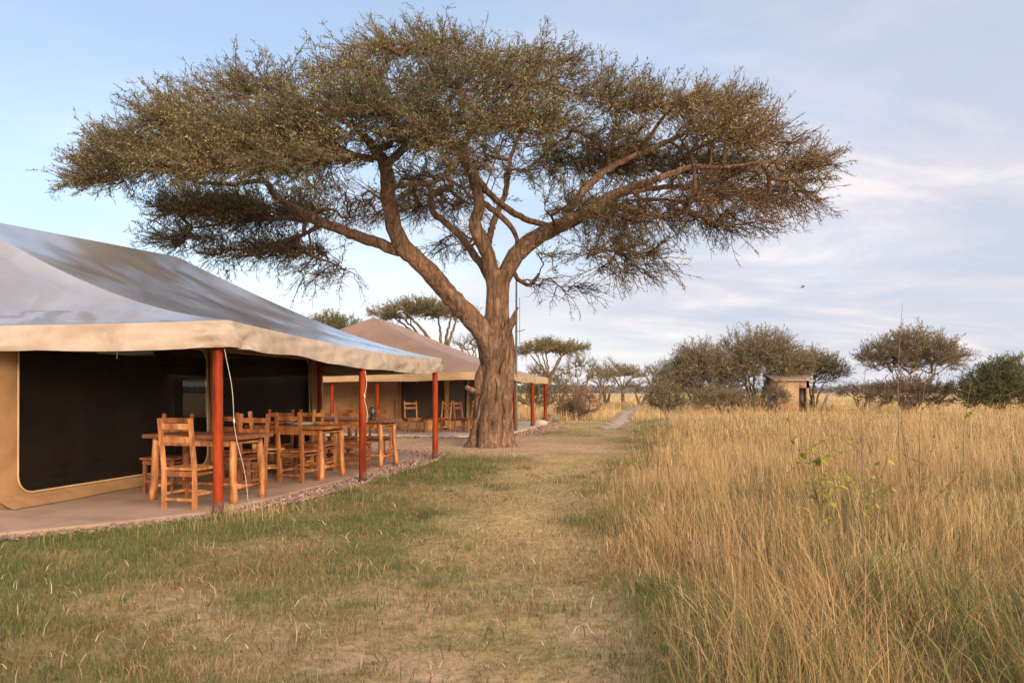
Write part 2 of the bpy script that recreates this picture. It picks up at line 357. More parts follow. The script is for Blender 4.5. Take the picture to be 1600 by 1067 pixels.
def greenness(x, y):
    g = sstep(.44, .66, fbm(x * 0.9 + 4, y * 0.6, 9)) * 0.8
    e = -2.9 + 0.235 * (y - 9)                       # greener along the gravel, in broken patches
    br = .25 + .75 * sstep(.35, .62, fbm(x * 1.5 + 1, y * .9, 14))
    g = g + 0.62 * br * np.exp(-((x - e - 0.75) / 0.9) ** 2) * sstep(5, 8, y) * (1 - sstep(17, 19, y))
    g = g + 0.4 * sstep(1.2, 4.5, -x) * br * (1 - sstep(8, 10, y)) + .85 * np.exp(-((x + 0.95) / .65) ** 2 - ((y - 14.3) / 2.2) ** 2)
    g = g + .8 * np.exp(-((x + 1.75) / .22) ** 2 - ((y - 5.1) / .25) ** 2)
    g = g + .38 * (1 - sstep(4.6, 6.8, y)) * sstep(.36, .6, fbm(x * 1.6 + 3, y * 1.3, 24))
    return np.clip(g * (1 - 0.6 * trail(x, y)) + .10, 0, 1)

def build_ground():
    def axis(fine0, fine1, st, far0, far1):
        a = list(np.arange(fine0, fine1 + 1e-6, st)); s = st
        while a[-1] < far1: s *= 1.22; a.append(min(a[-1] + s, far1))
        s = st
        while a[0] > far0: s *= 1.22; a.insert(0, max(a[0] - s, far0))
        return np.array(a)
    xs = axis(-11, 13, 0.16, -4500, 4500); ys = axis(2.4, 36, 0.16, -60, 5500)
    X, Y = np.meshgrid(xs, ys); near = (1 - sstep(30, 45, Y)) * (1 - sstep(12, 25, np.abs(X)))
    Z = ((fbm(X * 1.1, Y * 1.1, 2) - .5) * 0.05 + (fbm(X * 3.1, Y * 3.1, 3, 2) - .5) * 0.025) * near
    Z = np.where(inside(GRAV, X, Y) | inside(PATIO2, X, Y), -0.012, Z); Z = np.where(path_d(X, Y) < 1.2, Z * 0 - .005, Z)
    n = fbm(X * 1.3, Y * 1.3, 7)[..., None]
    straw = np.array([0.36, 0.275, 0.135]) * (0.75 + .5 * n); green = np.array([0.115, 0.115, 0.04]) * (0.7 + .6 * n)
    soil = np.array([0.44, 0.31, 0.20]) * (0.8 + .4 * n); field = np.array([0.44, 0.32, 0.155]) * (0.85 + .3 * n)
    g = greenness(X, Y)[..., None]; straw = straw * (.70 + .30 * trail(X, Y)[..., None]) * (.8 + .4 * fbm(X * 2.3, Y * 2.3, 19)[..., None]); c = straw * (1 - .75 * g) + green * .75 * g
    d = dirtness(X, Y)[..., None]; c = c * (1 - d) + soil * d
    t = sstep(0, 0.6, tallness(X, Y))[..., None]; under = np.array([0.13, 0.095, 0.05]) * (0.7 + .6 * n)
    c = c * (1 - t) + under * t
    f = sstep(24, 60, Y)[..., None]; c = c * (1 - f) + field * f
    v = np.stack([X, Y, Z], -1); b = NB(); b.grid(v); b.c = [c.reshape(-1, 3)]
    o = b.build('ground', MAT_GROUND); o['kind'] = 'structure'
    o['label'] = 'flat savanna ground of dry soil and thin lawn'; o['category'] = 'ground'
build_ground()

def slab(name, poly, z0, z1, mat, label):
    bm = bmesh.new(); n = len(poly)
    top = [bm.verts.new((p[0], p[1], z1)) for p in poly]; bot = [bm.verts.new((p[0], p[1], z0)) for p in poly]
    bm.faces.new(top)
    for i in range(n): bm.faces.new((top[i], bot[i], bot[(i + 1) % n], top[(i + 1) % n]))
    bmesh.ops.recalc_face_normals(bm, faces=bm.faces)
    me = bpy.data.meshes.new(name); bm.to_mesh(me); bm.free(); o = link(name, me, mat)
    o['kind'] = 'structure'; o['label'] = label; o['category'] = 'patio'; return o
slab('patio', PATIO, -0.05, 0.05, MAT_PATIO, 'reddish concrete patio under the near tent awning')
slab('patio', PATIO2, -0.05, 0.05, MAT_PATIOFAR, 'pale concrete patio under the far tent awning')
def build_path():
    n = 240; ys = np.linspace(28.0, 74, n); c = np.interp(ys, PATH_Y, PATH_X); us = np.linspace(-1, 1, 13)
    wl = .10 + .55 * fbm(ys * .9, ys * 0, 5) + .35 * (vnoise(ys * 4, ys * 0, 6) - .5); wr = .10 + .55 * fbm(ys * .8, ys * 0 + 9, 7) + .35 * (vnoise(ys * 3.6, ys * 0, 8) - .5)
    wl = np.maximum(wl, .02) * sstep(28, 31, ys); wr = np.maximum(wr, .02) * sstep(28, 31, ys)
    off = np.where(us[None] < 0, us[None] * wl[:, None], us[None] * wr[:, None])
    V = np.stack([c[:, None] + off, np.repeat(ys[:, None], 13, 1), np.repeat(.010 + .004 * (1 - us ** 2)[None], n, 0)], -1)
    b = NB(); b.grid(V)
    m = mat_simple('grey_grit', [(0.32, (0.22, 0.155, 0.115)), (0.5, (0.33, 0.245, 0.185)), (0.68, (0.46, 0.36, 0.28))], 2.2, 0.95, bmp=0.6, detail=12)
    o = b.build('path', m); o['kind'] = 'structure'; o['label'] = 'grey stony footpath leading off through the grass'; o['category'] = 'path'
build_path()

# ------------------------------------------------------------------ gravel
def ico():
    bm = bmesh.new(); bmesh.ops.create_icosphere(bm, subdivisions=1, radius=1)
    v = np.array([x.co[:] for x in bm.verts]); f = np.array([[a.index for a in p.verts] for p in bm.faces]); bm.free(); return v, f
ICO_V, ICO_F = ico()
def scatter_stones(name, pts, size, cols, seed, label):
    rs = np.random.RandomState(seed); n = len(pts)
    d = 1 + (rs.rand(n, len(ICO_V), 1) - .5) * .5
    v = ICO_V[None] * d * size[:, None, None] * (rs.rand(n, 1, 3) * [.7, .7, .4] + [.65, .65, .45])
    a = rs.rand(n) * 6.28; c, s = np.cos(a)[:, None], np.sin(a)[:, None]
    v = np.stack([v[..., 0] * c - v[..., 1] * s, v[..., 0] * s + v[..., 1] * c, v[..., 2]], -1) + pts[:, None]
    f = ICO_F[None] + (np.arange(n) * len(ICO_V))[:, None, None]
    o = npmesh(name, v.reshape(-1, 3), f.reshape(-1, 3), MAT_PEBBLE, None, np.repeat(cols, len(ICO_V), 0))
    o['kind'] = 'stuff'; o['label'] = label; o['category'] = 'gravel'
def build_gravel():
    rs = np.random.RandomState(4); n = 90000
    x = rs.uniform(-7, -1, n); y = rs.uniform(6.8, 19.2, n)
    k = inside(GRAV, x, y) & ~inside(PATIO, x, y) & (x > -6.2 - .0 * y) & (rs.rand(n) < .55); x, y = x[k], y[k]; n = len(x)
    j = rs.rand(n)
    base = np.array([[.23, .165, .15], [.16, .125, .125], [.30, .215, .185], [.27, .165, .13]])[rs.randint(0, 4, n)]
    size = rs.uniform(.011, .026, n) * (1 + (j > .95) * .7)
    scatter_stones('gravel', np.stack([x, y, 0.004 + rs.rand(n) * .022], 1), size, base * rs.uniform(.65, 1.3, (n, 1)), 5, 'strip of purple grey gravel along the patio edge')
    x = rs.uniform(-6, 3, 9000); y = rs.uniform(22.6, 37, 9000)
    edge = (inside(PATIO2 + np.array([.45, -1.0]), x, y) | inside(PATIO2 + np.array([.9, 0]), x, y)) & ~inside(PATIO2, x, y); x, y = x[edge], y[edge]; n = len(x)
    base = np.array([[.26, .17, .13], [.2, .14, .12], [.32, .22, .17]])[rs.randint(0, 3, n)]
    scatter_stones('gravel', np.stack([x, y, rs.rand(n) * .02], 1), rs.uniform(.02, .05, n), base * rs.uniform(.7, 1.3, (n, 1)), 6, 'loose reddish gravel in front of the far tent patio')
build_gravel()

# ------------------------------------------------------------------ tents
def unit(v): v = np.asarray(v, float); return v / np.linalg.norm(v)
def bulge(E, k, s):
    a, c = E[k], E[(k + 1) % 4]; d = (c - a) / np.linalg.norm(c - a); o = np.array([d[1], -d[0], 0]); m = np.mean(E, 0)
    if np.dot(o, (a + c) / 2 - m) < 0: o = -o
    return o * (.13 * 4 * s * (1 - s))
def roof_mesh(E, R, sag, wr, seed, ns=60, nt_=26):
    """E: four eave corners (front-near, front-far, back-far, back-near), R: ridge near, ridge far"""
    b = NB()
    sides = [(E[0], E[1], R[0], R[1]), (E[1], E[2], R[1], R[1]), (E[2], E[3], R[1], R[0]), (E[3], E[0], R[0], R[0])]
    for k, (a, c, r0, r1) in enumerate(sides):
        s = np.linspace(0, 1, ns)[:, None, None]; t = np.linspace(0, 1, nt_)[None, :, None]
        V = (a * (1 - s) + c * s + bulge(E, k, s)) * (1 - t) + (r0 * (1 - s) + r1 * s) * t
        s2, t2 = s[..., 0], t[..., 0]
        dz = -sag * 4 * t2 * (1 - t2) * (1.15 - .55 * t2)
        bell = 4 * s2 * (1 - s2); dz = dz - 0.10 * bell * (1 - t2) ** 2 * wr - .12 * wr * bell * t2 * (1 - t2) * 4
        # creases that fan out of the eave corners
        ang0 = np.arctan2(t2 * 1.0, s2 + 1e-3); ang1 = np.arctan2(t2, 1 - s2 + 1e-3)
        win = np.clip(bell * 3, 0, 1) * np.clip(4 * t2 * (1 - t2) * 2, 0, 1)
        dz = dz + (.10 if k == 3 else 0) * wr * win * (vnoise(ang0 * 5 + seed, s2 * 1.2 + k, seed + 21) - .5) + (.10 if k == 3 else 0) * wr * win * (vnoise(ang1 * 6 + seed, s2 * 1.2, seed + 22) - .5)
        dz = dz + wr * win * (0.05 * (vnoise(ang0 * 9 + seed, s2 * 2 + k, seed) - .5) + 0.05 * (vnoise(ang1 * 9, s2 * 2.2 + k, seed + 3) - .5))
        dz = dz + wr * win * (fbm(V[..., 0] * .9, V[..., 1] * .9, seed + 9) - .5) * .10
        V = V + np.stack([0 * dz, 0 * dz, dz], -1); b.grid(V)
    return b
def eave_line(E, wr, ns=60):
    out = []
    for k in range(4):
        a, c = E[k], E[(k + 1) % 4]; s = np.linspace(0, 1, ns)[:, None]; p = a * (1 - s) + c * s + bulge(E, k, s)
        p[:, 2] -= (0.10 * 4 * s * (1 - s) * wr)[:, 0]; out.append(p[:-1] if k < 3 else p)
    return np.concatenate(out)
def valance_mesh(E, drop, wr, seed):
    E = [E[3], E[0], E[1], E[2]]; L = eave_line(E, wr, 90); c = np.mean(E, 0); n = len(L); rows = 9
    Tn = np.gradient(L, axis=0); Nn = np.stack([Tn[:, 1], -Tn[:, 0], 0 * Tn[:, 0]], 1); Nn /= np.linalg.norm(Nn, axis=1)[:, None] + 1e-9
    sgn = np.sign(np.sum(Nn * (L - c), 1)); Nn *= sgn[:, None]
    al = np.concatenate([[0], np.cumsum(np.linalg.norm(np.diff(L, axis=0), axis=1))])
    corner = np.min(np.abs(al[:, None] - al[[0, 89, 178, 267, n - 1]][None]), 1)
    pull = np.exp(-(corner / .45) ** 2)
    V = np.zeros((n, rows, 3))
    hem = drop * (0.92 + .22 * (fbm(al * .55, al * 0, seed) - .5) + .10 * np.abs(np.sin(al * .95)) * (1 - pull)) + .02 * pull
    for r in range(rows):
        t = r / (rows - 1)
        out = 0.035 * np.sin(t * math.pi * .55) + wr * (0.12 * (fbm(al * 3.1 + t * 2.4, t * 3.0 + al * .4, seed + 1, 5) - .5) * min(1, t * 3) + .035 * t * (vnoise(al * 3.2, al * 0 + 2, seed + 4) - .5))
        out = out + wr * pull * 0.09 * (vnoise(al * 9 + t * 6, t * 5 + al * 0, seed + 7) - .5) * 2 * min(1, t * 3)
        V[:, r] = L + Nn * out[:, None]; V[:, r, 2] = L[:, 2] + 0.012 * math.sin(t * 3.14) - hem * t
    b = NB(); b.grid(V)
    # hem fold: a turned-up lip inside, so the edge has thickness
    W = np.stack([V[:, -1], V[:, -1] - Nn * .012 + [0, 0, .005], V[:, -1] - Nn * .02 + [0, 0, .05]], 1); b.grid(W)
    return b
def wall_panel(nb, A, B, z0, z1, wins, seed, wr=0.02, rc=.22):
    """canvas wall from A to B (xy); wins: (s0,s1,w0,w1) openings in metres along / up, with rounded corners"""
    A = np.asarray(A, float); B = np.asarray(B, float); Lw = np.linalg.norm(B - A); d = (B - A) / Lw; nrm = np.array([d[1], -d[0]])
    def to3(s, z, o=0):
        w = (fbm(s * 1.3 + seed, z * .8, seed) - .5) * 2 * wr + (vnoise(s * 5, z * .5, seed + 2) - .5) * wr
        xy = A + d * s[..., None] + nrm * (w + o)[..., None]
        return np.concatenate([xy, z[..., None]], -1)
    edges = [0.0]
    for i in range(len(wins) - 1): edges.append((wins[i][1] + wins[i + 1][0]) / 2)
    edges.append(Lw); rims = []
    if not wins:
        S, Z = np.meshgrid(np.linspace(0, Lw, 40), np.linspace(z0, z1, 14), indexing='ij'); nb.grid(to3(S, Z)); return rims
    for i, (s0, s1, w0, w1) in enumerate(wins):
        e0, e1 = edges[i], edges[i + 1]; m = 96; rr = min(rc, (w1 - w0) * .2)
        per = []
        for (cx, cz, a0) in ((s1 - rr, w1 - rr, 0), (s0 + rr, w1 - rr, 90), (s0 + rr, w0 + rr, 180), (s1 - rr, w0 + rr, 270)):
            for j in range(m // 4):
                a = math.radians(a0 + 90 * j / (m // 4 - 1)); per.append((cx + rr * math.cos(a), cz + rr * math.sin(a)))
        per = np.array(per); cx, cz = (s0 + s1) / 2, (w0 + w1) / 2; out = []
        cor = [(e1, z1), (e0, z1), (e0, z0), (e1, z0)]
        for q in range(4):                                     # the outer rectangle: half a side, corner, half a side
            c0 = np.array(cor[q]); p0 = (np.array(cor[q]) + cor[q - 1]) / 2; p1 = (np.array(cor[q]) + cor[(q + 1) % 4]) / 2
            h = m // 8
            for j in range(h): out.append(p0 + (c0 - p0) * j / (h - 1))
            for j in range(h): out.append(c0 + (p1 - c0) * (j + 1) / (h))
        out = np.array(out); ring = []
        for t in np.linspace(0, 1, 7): ring.append(per * (1 - t) + out * t)
        ring = np.array(ring); ring = np.concatenate([ring, ring[:, :1]], 1); nb.grid(to3(ring[..., 0], ring[..., 1]))
        rims.append(to3(np.append(per[:, 0], per[0, 0]), np.append(per[:, 1], per[0, 1])))
    return rims
def screen_panel(rim, off, seed):
    nb = NB(); c = rim[:-1].mean(0)
    rows = [c + (rim - c) * t for t in np.linspace(0.02, 1.03, 9)]
    V = np.array(rows); V[..., :2] += off; nb.grid(V); return nb
def wood_post(parent, x, y, z1, r, seed, z0=-0.02, foot=.16):
    rs = np.random.RandomState(seed); zs = np.linspace(z0, z1, 14)
    lean = rs.randn(2) * .012
    pts = np.stack([x + lean[0] * zs / 2, y + lean[1] * zs / 2, zs], 1); pts[:, :2] += rs.randn(14, 2) * .0016
    nb = NB(); nb.tube(pts, r * (1 + .03 * rs.randn(14)), 14, wob=lambda i, th: 1 + .02 * np.sin(3 * th + seed))
    p = nb.build('post', MAT_POST, parent)
    nb = NB(); nb.tube([(x, y, z0), (x, y, foot * .6), (x, y, foot)], [r * 1.07, r * 1.06, r * 1.03], 14, wob=lambda i, th: 1 + .02 * np.sin(5 * th))
    f = nb.build('post_foot', MAT_FOOT, None); f.parent = p; f.data.transform(Matrix.Translation(-Vector(parent.location)))
    return p

def near_tent():
    T = empty('safari_tent', (-5.8, 12.5, 0), 'large near safari tent with shiny grey brown roof, dining tables under its awning', 'tent', 'safari tents of the camp')
    u = unit([.228, 1]); v = np.array([-u[1], u[0]])
    C0 = P(357, 500, 8.72); C1 = P(690, 560, 16.42); R1 = P(276, 401, 14.9)
    C0 = C0; C3 = np.array([C0[0] - 8.6, 8.75, 2.2]); C2 = np.array([*(C1[:2] + v * 8.6), 2.1])
    R0 = np.array([R1[0] - .228 * 4.4, R1[1] - 4.4, R1[2] - .2])
    E = [C0, C1, C2, C3]
    roof_mesh(E, [R0, R1], .24, 1.0, 3).build('roof', MAT_ROOF, T)
    valance_mesh(E, .285, 1.0, 11).build('valance', MAT_VAL, T)
    # red posts
    for i, (px, py) in enumerate([(341, 806), (567, 753), (680, 718)]):
        g = G(px, py); wood_post(T, g[0], g[1], (1.93, 1.88, 1.9)[i], .056, 30 + i)
    # back corner and far-end posts, seen between the tables
    q = C1[:2] + v * 2.6 - u * .25; wood_post(T, q[0], q[1], 2.02, .05, 44)
    wood_post(T, -7.2, 8.95, 2.05, .056, 45)
    # eave rails behind the valance
    nb = NB()
    for a, c in ((C0, C1), (C1, C2), (C2, C3), (C3, C0)):
        cen = np.mean(E, 0); a2 = a + (cen - a) * .02; c2 = c + (cen - c) * .02; a2[2] = a[2] - .13; c2[2] = c[2] - .13
        s = np.linspace(0, 1, 12)[:, None]; p = a2 * (1 - s) + c2 * s; nb.tube(p, .028, 8)
    nb.build('eave_rail', MAT_BROWN, T)
    # canvas walls with big insect screens
    A = np.array([-5.83, 8.98]); B = np.array([-4.14, 17.4]); dw = unit(B - A); nw = np.array([dw[1], -dw[0]])
    def along(Y): return (Y - A[1]) / dw[1]
    wins = [(along(9.28), along(13.05), .19, 2.06), (along(13.5), along(16.75), .20, 2.06)]
    nb = NB(); rims = wall_panel(nb, A, B, .05, 2.14, wins, 3, .022); w = nb.build('wall', MAT_CANVAS, T)
    for rim in rims:
        s = screen_panel(rim, -nw * .05, 1).build('window_screen', MAT_SCREEN, None); s.parent = w; s.data.transform(Matrix.Translation(-Vector(T.location)))
        nb = NB(); q = rim.copy(); q[:, :2] += nw * .015; nb.tube(q, .013, 6, cap=False)
        s = nb.build('window_piping', MAT_VALFAR, None); s.parent = w; s.data.transform(Matrix.Translation(-Vector(T.location)))
    # ground flap: loose canvas lying at the wall foot
    ss = np.linspace(0, np.linalg.norm(B - A), 120); rows = []
    for t in np.linspace(0, 1, 6):
        o = .02 + .20 * t * (.8 + .4 * vnoise(ss * 1.1, ss * 0 + t, 4)); z = .055 + .11 * (1 - t) ** 1.6 + .03 * (vnoise(ss * 4, ss * 0 + t * 2, 8)) * math.sin(t * 3.1) + .004
        rows.append(np.concatenate([A + dw * ss[:, None] + nw * o[:, None], z[:, None]], 1))
    nb = NB(); nb.grid(np.array(rows).transpose(1, 0, 2)); nb.build('ground_flap', MAT_CANVAS, T)
    # curtains tied beside the screens
    for (Y, w_) in ((13.27, .17), (16.95, .2)):
        zz = np.linspace(.2, 2.12, 24); ph = np.linspace(-1, 1, 22); V = np.zeros((24, 22, 3))
        for i, z in enumerate(zz):
            wid = w_ * (1 - .35 * math.exp(-((z - 1.0) / .4) ** 2)); o = .07 + .035 * np.sin(ph * 9 + z * .8) ; s = along(Y) + ph * wid
            V[i, :, :2] = A + dw * s[:, None] + nw * o[:, None]; V[i, :, 2] = z
        nb = NB(); nb.grid(V); nb.build('curtain', MAT_CANVAS, T)
    vb = v * 3.7; C = B + v * 3.7; D = A + v * 3.7
    nb = NB(); rims = wall_panel(nb, B, C, .05, 2.14, [(2.45, 3.45, .80, 1.66)], 5, .02, .04); w = nb.build('wall', MAT_CANVAS, T)
    for rim in rims:
        s = screen_panel(rim, v * 0 - u * .05, 1).build('window_screen', MAT_SCREEN, None); s.parent = w; s.data.transform(Matrix.Translation(-Vector(T.location)))
    nb = NB(); wall_panel(nb, C, D, .05, 2.14, [], 6, .02); nb.build('wall', MAT_CANVAS, T)
    nb = NB(); wall_panel(nb, D, A, .05, 2.14, [], 7, .02); nb.build('wall', MAT_CANVAS, T)
    # guy ropes at the front posts
    for p0, p1, k in ((P(351, 545, 8.78), G(388, 784, .05), .45), (P(571, 580, 12.1), P(573, 660, 12.1), .5)):
        s = np.linspace(0, 1, 30)[:, None]; q = p0 * (1 - s) + p1 * s; q[:, 0] += (.05 * np.sin(s * 9) * (1 - s) * s * 4 * .5)[:, 0]; q[:, 2] -= (.06 * 4 * s * (1 - s))[:, 0] * 0
        nb = NB(); nb.tube(q, .0038, 6)
        kn = p0 * (1 - k) + p1 * k; kn = q[int(k * 29)]; nb.tube(kn + np.array([[0, 0, -.035], [.004, 0, -.015], [-.003, 0, .015], [0, 0, .035]]), [.004, .012, .011, .004], 8)
        nb.build('guy_rope', MAT_ROPE, T)
    # roof ties hanging under the near eave
    for px in (183, 430):
        nb = NB(); p = P(px, 538, 8.95 if px < 300 else 10.3); nb.tube([p, p + [0.004, 0, -.08], p + [-.002, 0, -.16]], .005, 5); nb.build('tie_cord', MAT_ROPE, T)
near_tent()

def far_tent():
    T = empty('safari_tent', (-4.5, 30, 0), 'smaller looking far safari tent with matt brown roof behind the big acacia trunk', 'tent', 'safari tents of the camp')
    u = unit([.178, 1]); v = np.array([-u[1], u[0]])
    K = np.array([-.42, 24.6]); C0 = np.array([*K, 2.02]); C1 = np.array([*(K + u * 11.6), 2.02]); W = 11.0
    C2 = np.array([*(C1[:2] + v * W), 2.02]); C3 = np.array([*(K + v * W), 2.0])
    R0 = P(584, 496, 29.5); R1 = np.array([*(R0[:2] + u * 3.4), R0[2] - .05])
    E = [C0, C1, C2, C3]
    roof_mesh(E, [R0, R1], .22, .7, 8, 40, 18).build('roof', MAT_ROOFFAR, T)
    valance_mesh(E, .25, .6, 5).build('valance', MAT_VALFAR, T)
    for i, (px, py) in enumerate([(804.5, 674), (832, 667.5), (852, 660)]):
        g = G(px, py); wood_post(T, g[0], g[1], 1.95, .075, 60 + i)
    for i, px in enumerate((519, 590, 700)):
        # along the near eave
        t = 0
        for t in np.linspace(0, 9, 900):
            q = K + v * t + u * .15
            if 800 + q[0] / q[1] * F < px: break
        if px != 700: wood_post(T, q[0], q[1], 1.95, .062, 70 + i)
    wood_post(T, K[0] + .02, K[1] + .15, 1.95, .07, 79)
    # khaki walls and screens, set back under the eaves
    A0 = K + u * 2.9 + v * 2.4; B0 = K + u * 2.9 + v * 8.6; D0 = K + u * 9.2 + v * 2.4; E0 = K + u * 9.2 + v * 8.6
    def s_at(px):
        for t in np.linspace(0, 6.2, 1200):
            q = A0 + v * t
            if 800 + q[0] / q[1] * F < px: return t
        return 6.2
    Lw = np.linalg.norm(B0 - A0)
    s1, s0, s2 = s_at(627), s_at(704), s_at(717)
    nb = NB(); wins = [(max(.12, .12), s2, .32, 1.9), (s0, s1, .32, 1.9)]
    if s2 < .5: wins = [(s0, s1, .32, 1.9)]
    rims = wall_panel(nb, A0, B0, .05, 2.5, wins, 13, .03); w = nb.build('wall', MAT_CANVAS, T)
    for rim in rims:
        s = screen_panel(rim, u * .06, 1).build('window_screen', MAT_FARSCREEN, None); s.parent = w; s.data.transform(Matrix.Translation(-Vector(T.location)))
    nb = NB(); rims = wall_panel(nb, D0, A0, .05, 2.5, [(.4, 2.9, .32, 1.9), (3.3, 6.0, .32, 1.9)], 14, .03); w = nb.build('wall', MAT_CANVAS, T)
    for rim in rims:
        s = screen_panel(rim, v * .06, 1).build('window_screen', MAT_FARSCREEN, None); s.parent = w; s.data.transform(Matrix.Translation(-Vector(T.location)))
    nb = NB(); wall_panel(nb, B0, E0, .05, 2.5, [], 15, .03); nb.build('wall', MAT_CANVAS, T)
    nb = NB(); wall_panel(nb, E0, D0, .05, 2.5, [], 16, .03); nb.build('wall', MAT_CANVAS, T)
    # rolled curtain columns between the screens
    for px, wd in ((622, .12), (711, .2)):
        t = s_at(px); q = A0 + v * t - u * .1; zz = np.linspace(.1, 2.3, 14); nb = NB()
        nb.tube(np.stack([q[0] + 0 * zz, q[1] + 0 * zz, zz], 1), wd * (1 - .3 * np.exp(-((zz - 1.1) / .45) ** 2)), 14, wob=lambda i, th: 1 + .12 * np.sin(5 * th + i * .3), flat=.45)
        nb.build('curtain', MAT_CANVAS, T)
    nb = NB()
    for a, c in ((C0, C1), (C0, C3)):
        cen = np.mean(E, 0); a2 = a + (cen - a) * .02; c2 = c + (cen - c) * .02; a2[2] = c2[2] = 1.88; nb.tube([a2, (a2 + c2) / 2, c2], .03, 8)
    nb.build('eave_rail', MAT_BROWN, T)
    for px in (634, 667, 697):
        nb = NB(); t = s_at(px); q = A0 + v * t - u * 1.2; nb.tube([(q[0], q[1], 1.95), (q[0] + .01, q[1], 1.8), (q[0], q[1], 1.68)], .008, 5); nb.build('tie_cord', MAT_ROPE, T)
far_tent()

# ------------------------------------------------------------------ furniture
def bars(spec, bev=.004, seed=0):
    """bevelled bars: (p0, p1, width, depth[, taper])"""
    bm = bmesh.new(); rs = random.Random(seed)
    for p0, p1, w, d, *tp in spec:
        p0 = Vector(p0); p1 = Vector(p1); z = (p1 - p0).normalized()
        ref = Vector((0, 1, 0)) if abs(z.y) < .8 else Vector((1, 0, 0))
        x = ref.cross(z).normalized(); y = z.cross(x); ring = []
        k1 = tp[0] if tp else 1
        for i in range(4):
            t = i / 3; c = p0.lerp(p1, t); k = 1 + (k1 - 1) * t + rs.uniform(-.035, .035)
            ring.append([bm.verts.new(c + x * w / 2 * k * sx + y * d / 2 * k * sy) for sx, sy in ((-1, -1), (1, -1), (1, 1), (-1, 1))])
        for a, b in zip(ring, ring[1:]):
            for q in range(4): bm.faces.new((a[q], a[(q + 1) % 4], b[(q + 1) % 4], b[q]))
        bm.faces.new(ring[0][::-1]); bm.faces.new(ring[-1])
    sharp = [e for e in bm.edges if len(e.link_faces) == 2 and e.calc_face_angle(0) > .6]
    bmesh.ops.bevel(bm, geom=sharp, offset=bev, segments=2, affect='EDGES', profile=.6)
    bmesh.ops.recalc_face_normals(bm, faces=bm.faces)
    me = bpy.data.meshes.new('wood'); bm.to_mesh(me); bm.free(); return me
def part(name, me, mat, parent):
    me.name = name; return link(name, me, mat, parent)
def make_chair(name, wood, dark, seed, label, group):
    t = empty(name, (0, 0, 0), label, 'chair', group)
    w = .205; d = .195
    part('seat', bars([((-.235, -.2 + .089 * i + .0445, .455), (.235, -.2 + .089 * i + .0445, .455), .028, .083) for i in range(5)], .005, seed), wood, t)
    for s in (-1, 1):
        part('back_post', bars([((s * w, -d, 0), (s * w, -d, .46), .042, .04), ((s * w, -d, .455), (s * w, -d - .075, 1.03), .042, .04, .92)], .006, seed + s), wood, t)
        part('leg', bars([((s * (w - .01), d, 0), (s * (w - .01), d - .01, .44), .042, .042)], .006, seed + 5 + s), dark, t)
    for z, h in ((.94, .068), (.79, .068)):
        part('back_rail', bars([((-w, -d - .075 * (z - .455) / .575, z), (w, -d - .075 * (z - .455) / .575, z), h, .02)], .005, seed + int(z * 9)), wood, t)
    part('seat_rail', bars([((-w, d, .40), (w, d, .40), .055, .022), ((-w, -d, .40), (w, -d, .40), .06, .022), ((-w, -d, .40), (-w, d, .40), .022, .055), ((w, -d, .40), (w, d, .40), .022, .055)], .004, seed + 11), dark, t)
    for p0, p1 in (((-w, -d, .11), (w, -d, .11)), ((-w, d, .16), (w, d, .16)), ((-w, -d, .17), (-w, d, .17)), ((w, -d, .17), (w, d, .17))):
        part('stretcher', bars([(p0, p1, .03, .03)], .005, seed + 13), wood, t)
    return t
def dup(root, loc, rz, label, group=None):
    r = root.copy(); COL.objects.link(r); r.location = loc; r.rotation_euler = (0, 0, rz); r['label'] = label
    if group: r['group'] = group
    for ch in list(root.children):
        c = ch.copy(); COL.objects.link(c); c.parent = r
        for g in ch.children:
            e = g.copy(); COL.objects.link(e); e.parent = c
    return r
CH_GROUP = 'rustic wooden chairs under the awnings'
def place_chairs():
    honey = make_chair('wooden_chair', MAT_HONEY, MAT_AMBER, 1, 'honey coloured ladder back chair nearest the gravel, back turned, beside the first red post', CH_GROUP)
    amber = make_chair('wooden_chair', MAT_AMBER, MAT_BROWN, 20, 'amber ladder back chair, back turned, between the first and second tables', CH_GROUP)
    R = math.radians
    honey.location = (-3.72, 9.22, .05); honey.rotation_euler = (0, 0, R(-16))
    amber.location = (-3.17, 11.85, .05); amber.rotation_euler = (0, 0, R(-22))
    A = 'amber'; H = 'honey'
    for kind, x, y, r, lab in [
        (A, -4.60, 10.62, 172, 'chair across the first table, half hidden behind the honey chair, against the black screen'),
        (A, -3.58, 10.62, 166, 'chair facing out between the first red post and the end of the first table'),
        (H, -3.78, 12.35, -75, 'narrow side view of a chair at the inner end of the second table'),
        (H, -3.22, 13.25, 168, 'chair behind the second table, facing out towards the lawn'),
        (A, -3.95, 13.3, 175, 'chair behind the inner half of the second table by the tent screen'),
        (A, -2.72, 13.75, -10, 'dark framed chair, back turned, at the third table behind the second red post'),
        (H, -3.3, 15.5, 170, 'chair behind the dark topped third table near the tent corner'),
        (A, -4.02, 11.75, -24, 'chair, back turned, at the inner half of the second table near the tent screen'),
        (H, -3.35, 13.85, -16, 'honey chair, back turned, squeezed between the second and the third table'),
        (A, -2.62, 15.45, 172, 'chair at the outer back corner of the dark topped third table')]:
        dup(honey if kind == H else amber, (x, y, .05), R(r), lab)
    for kind, px, Y, r, lab in [
        (H, 645, 26.4, 205, 'chair on the far tent patio directly before its brown window screen, beside the log stool'),
        (H, 690, 26.5, 140, 'far tent chair just behind the third red post of the near tent'),
        (A, 724, 26.6, 235, 'far tent chair just clear of the trunk, by the khaki curtain column'),
        (A, 733.5, 26.2, 125, 'far tent chair half hidden by the left edge of the big trunk')]:
        dup(honey if kind == H else amber, ((px - 800) / F * Y, Y, .05), R(r), lab)
place_chairs()

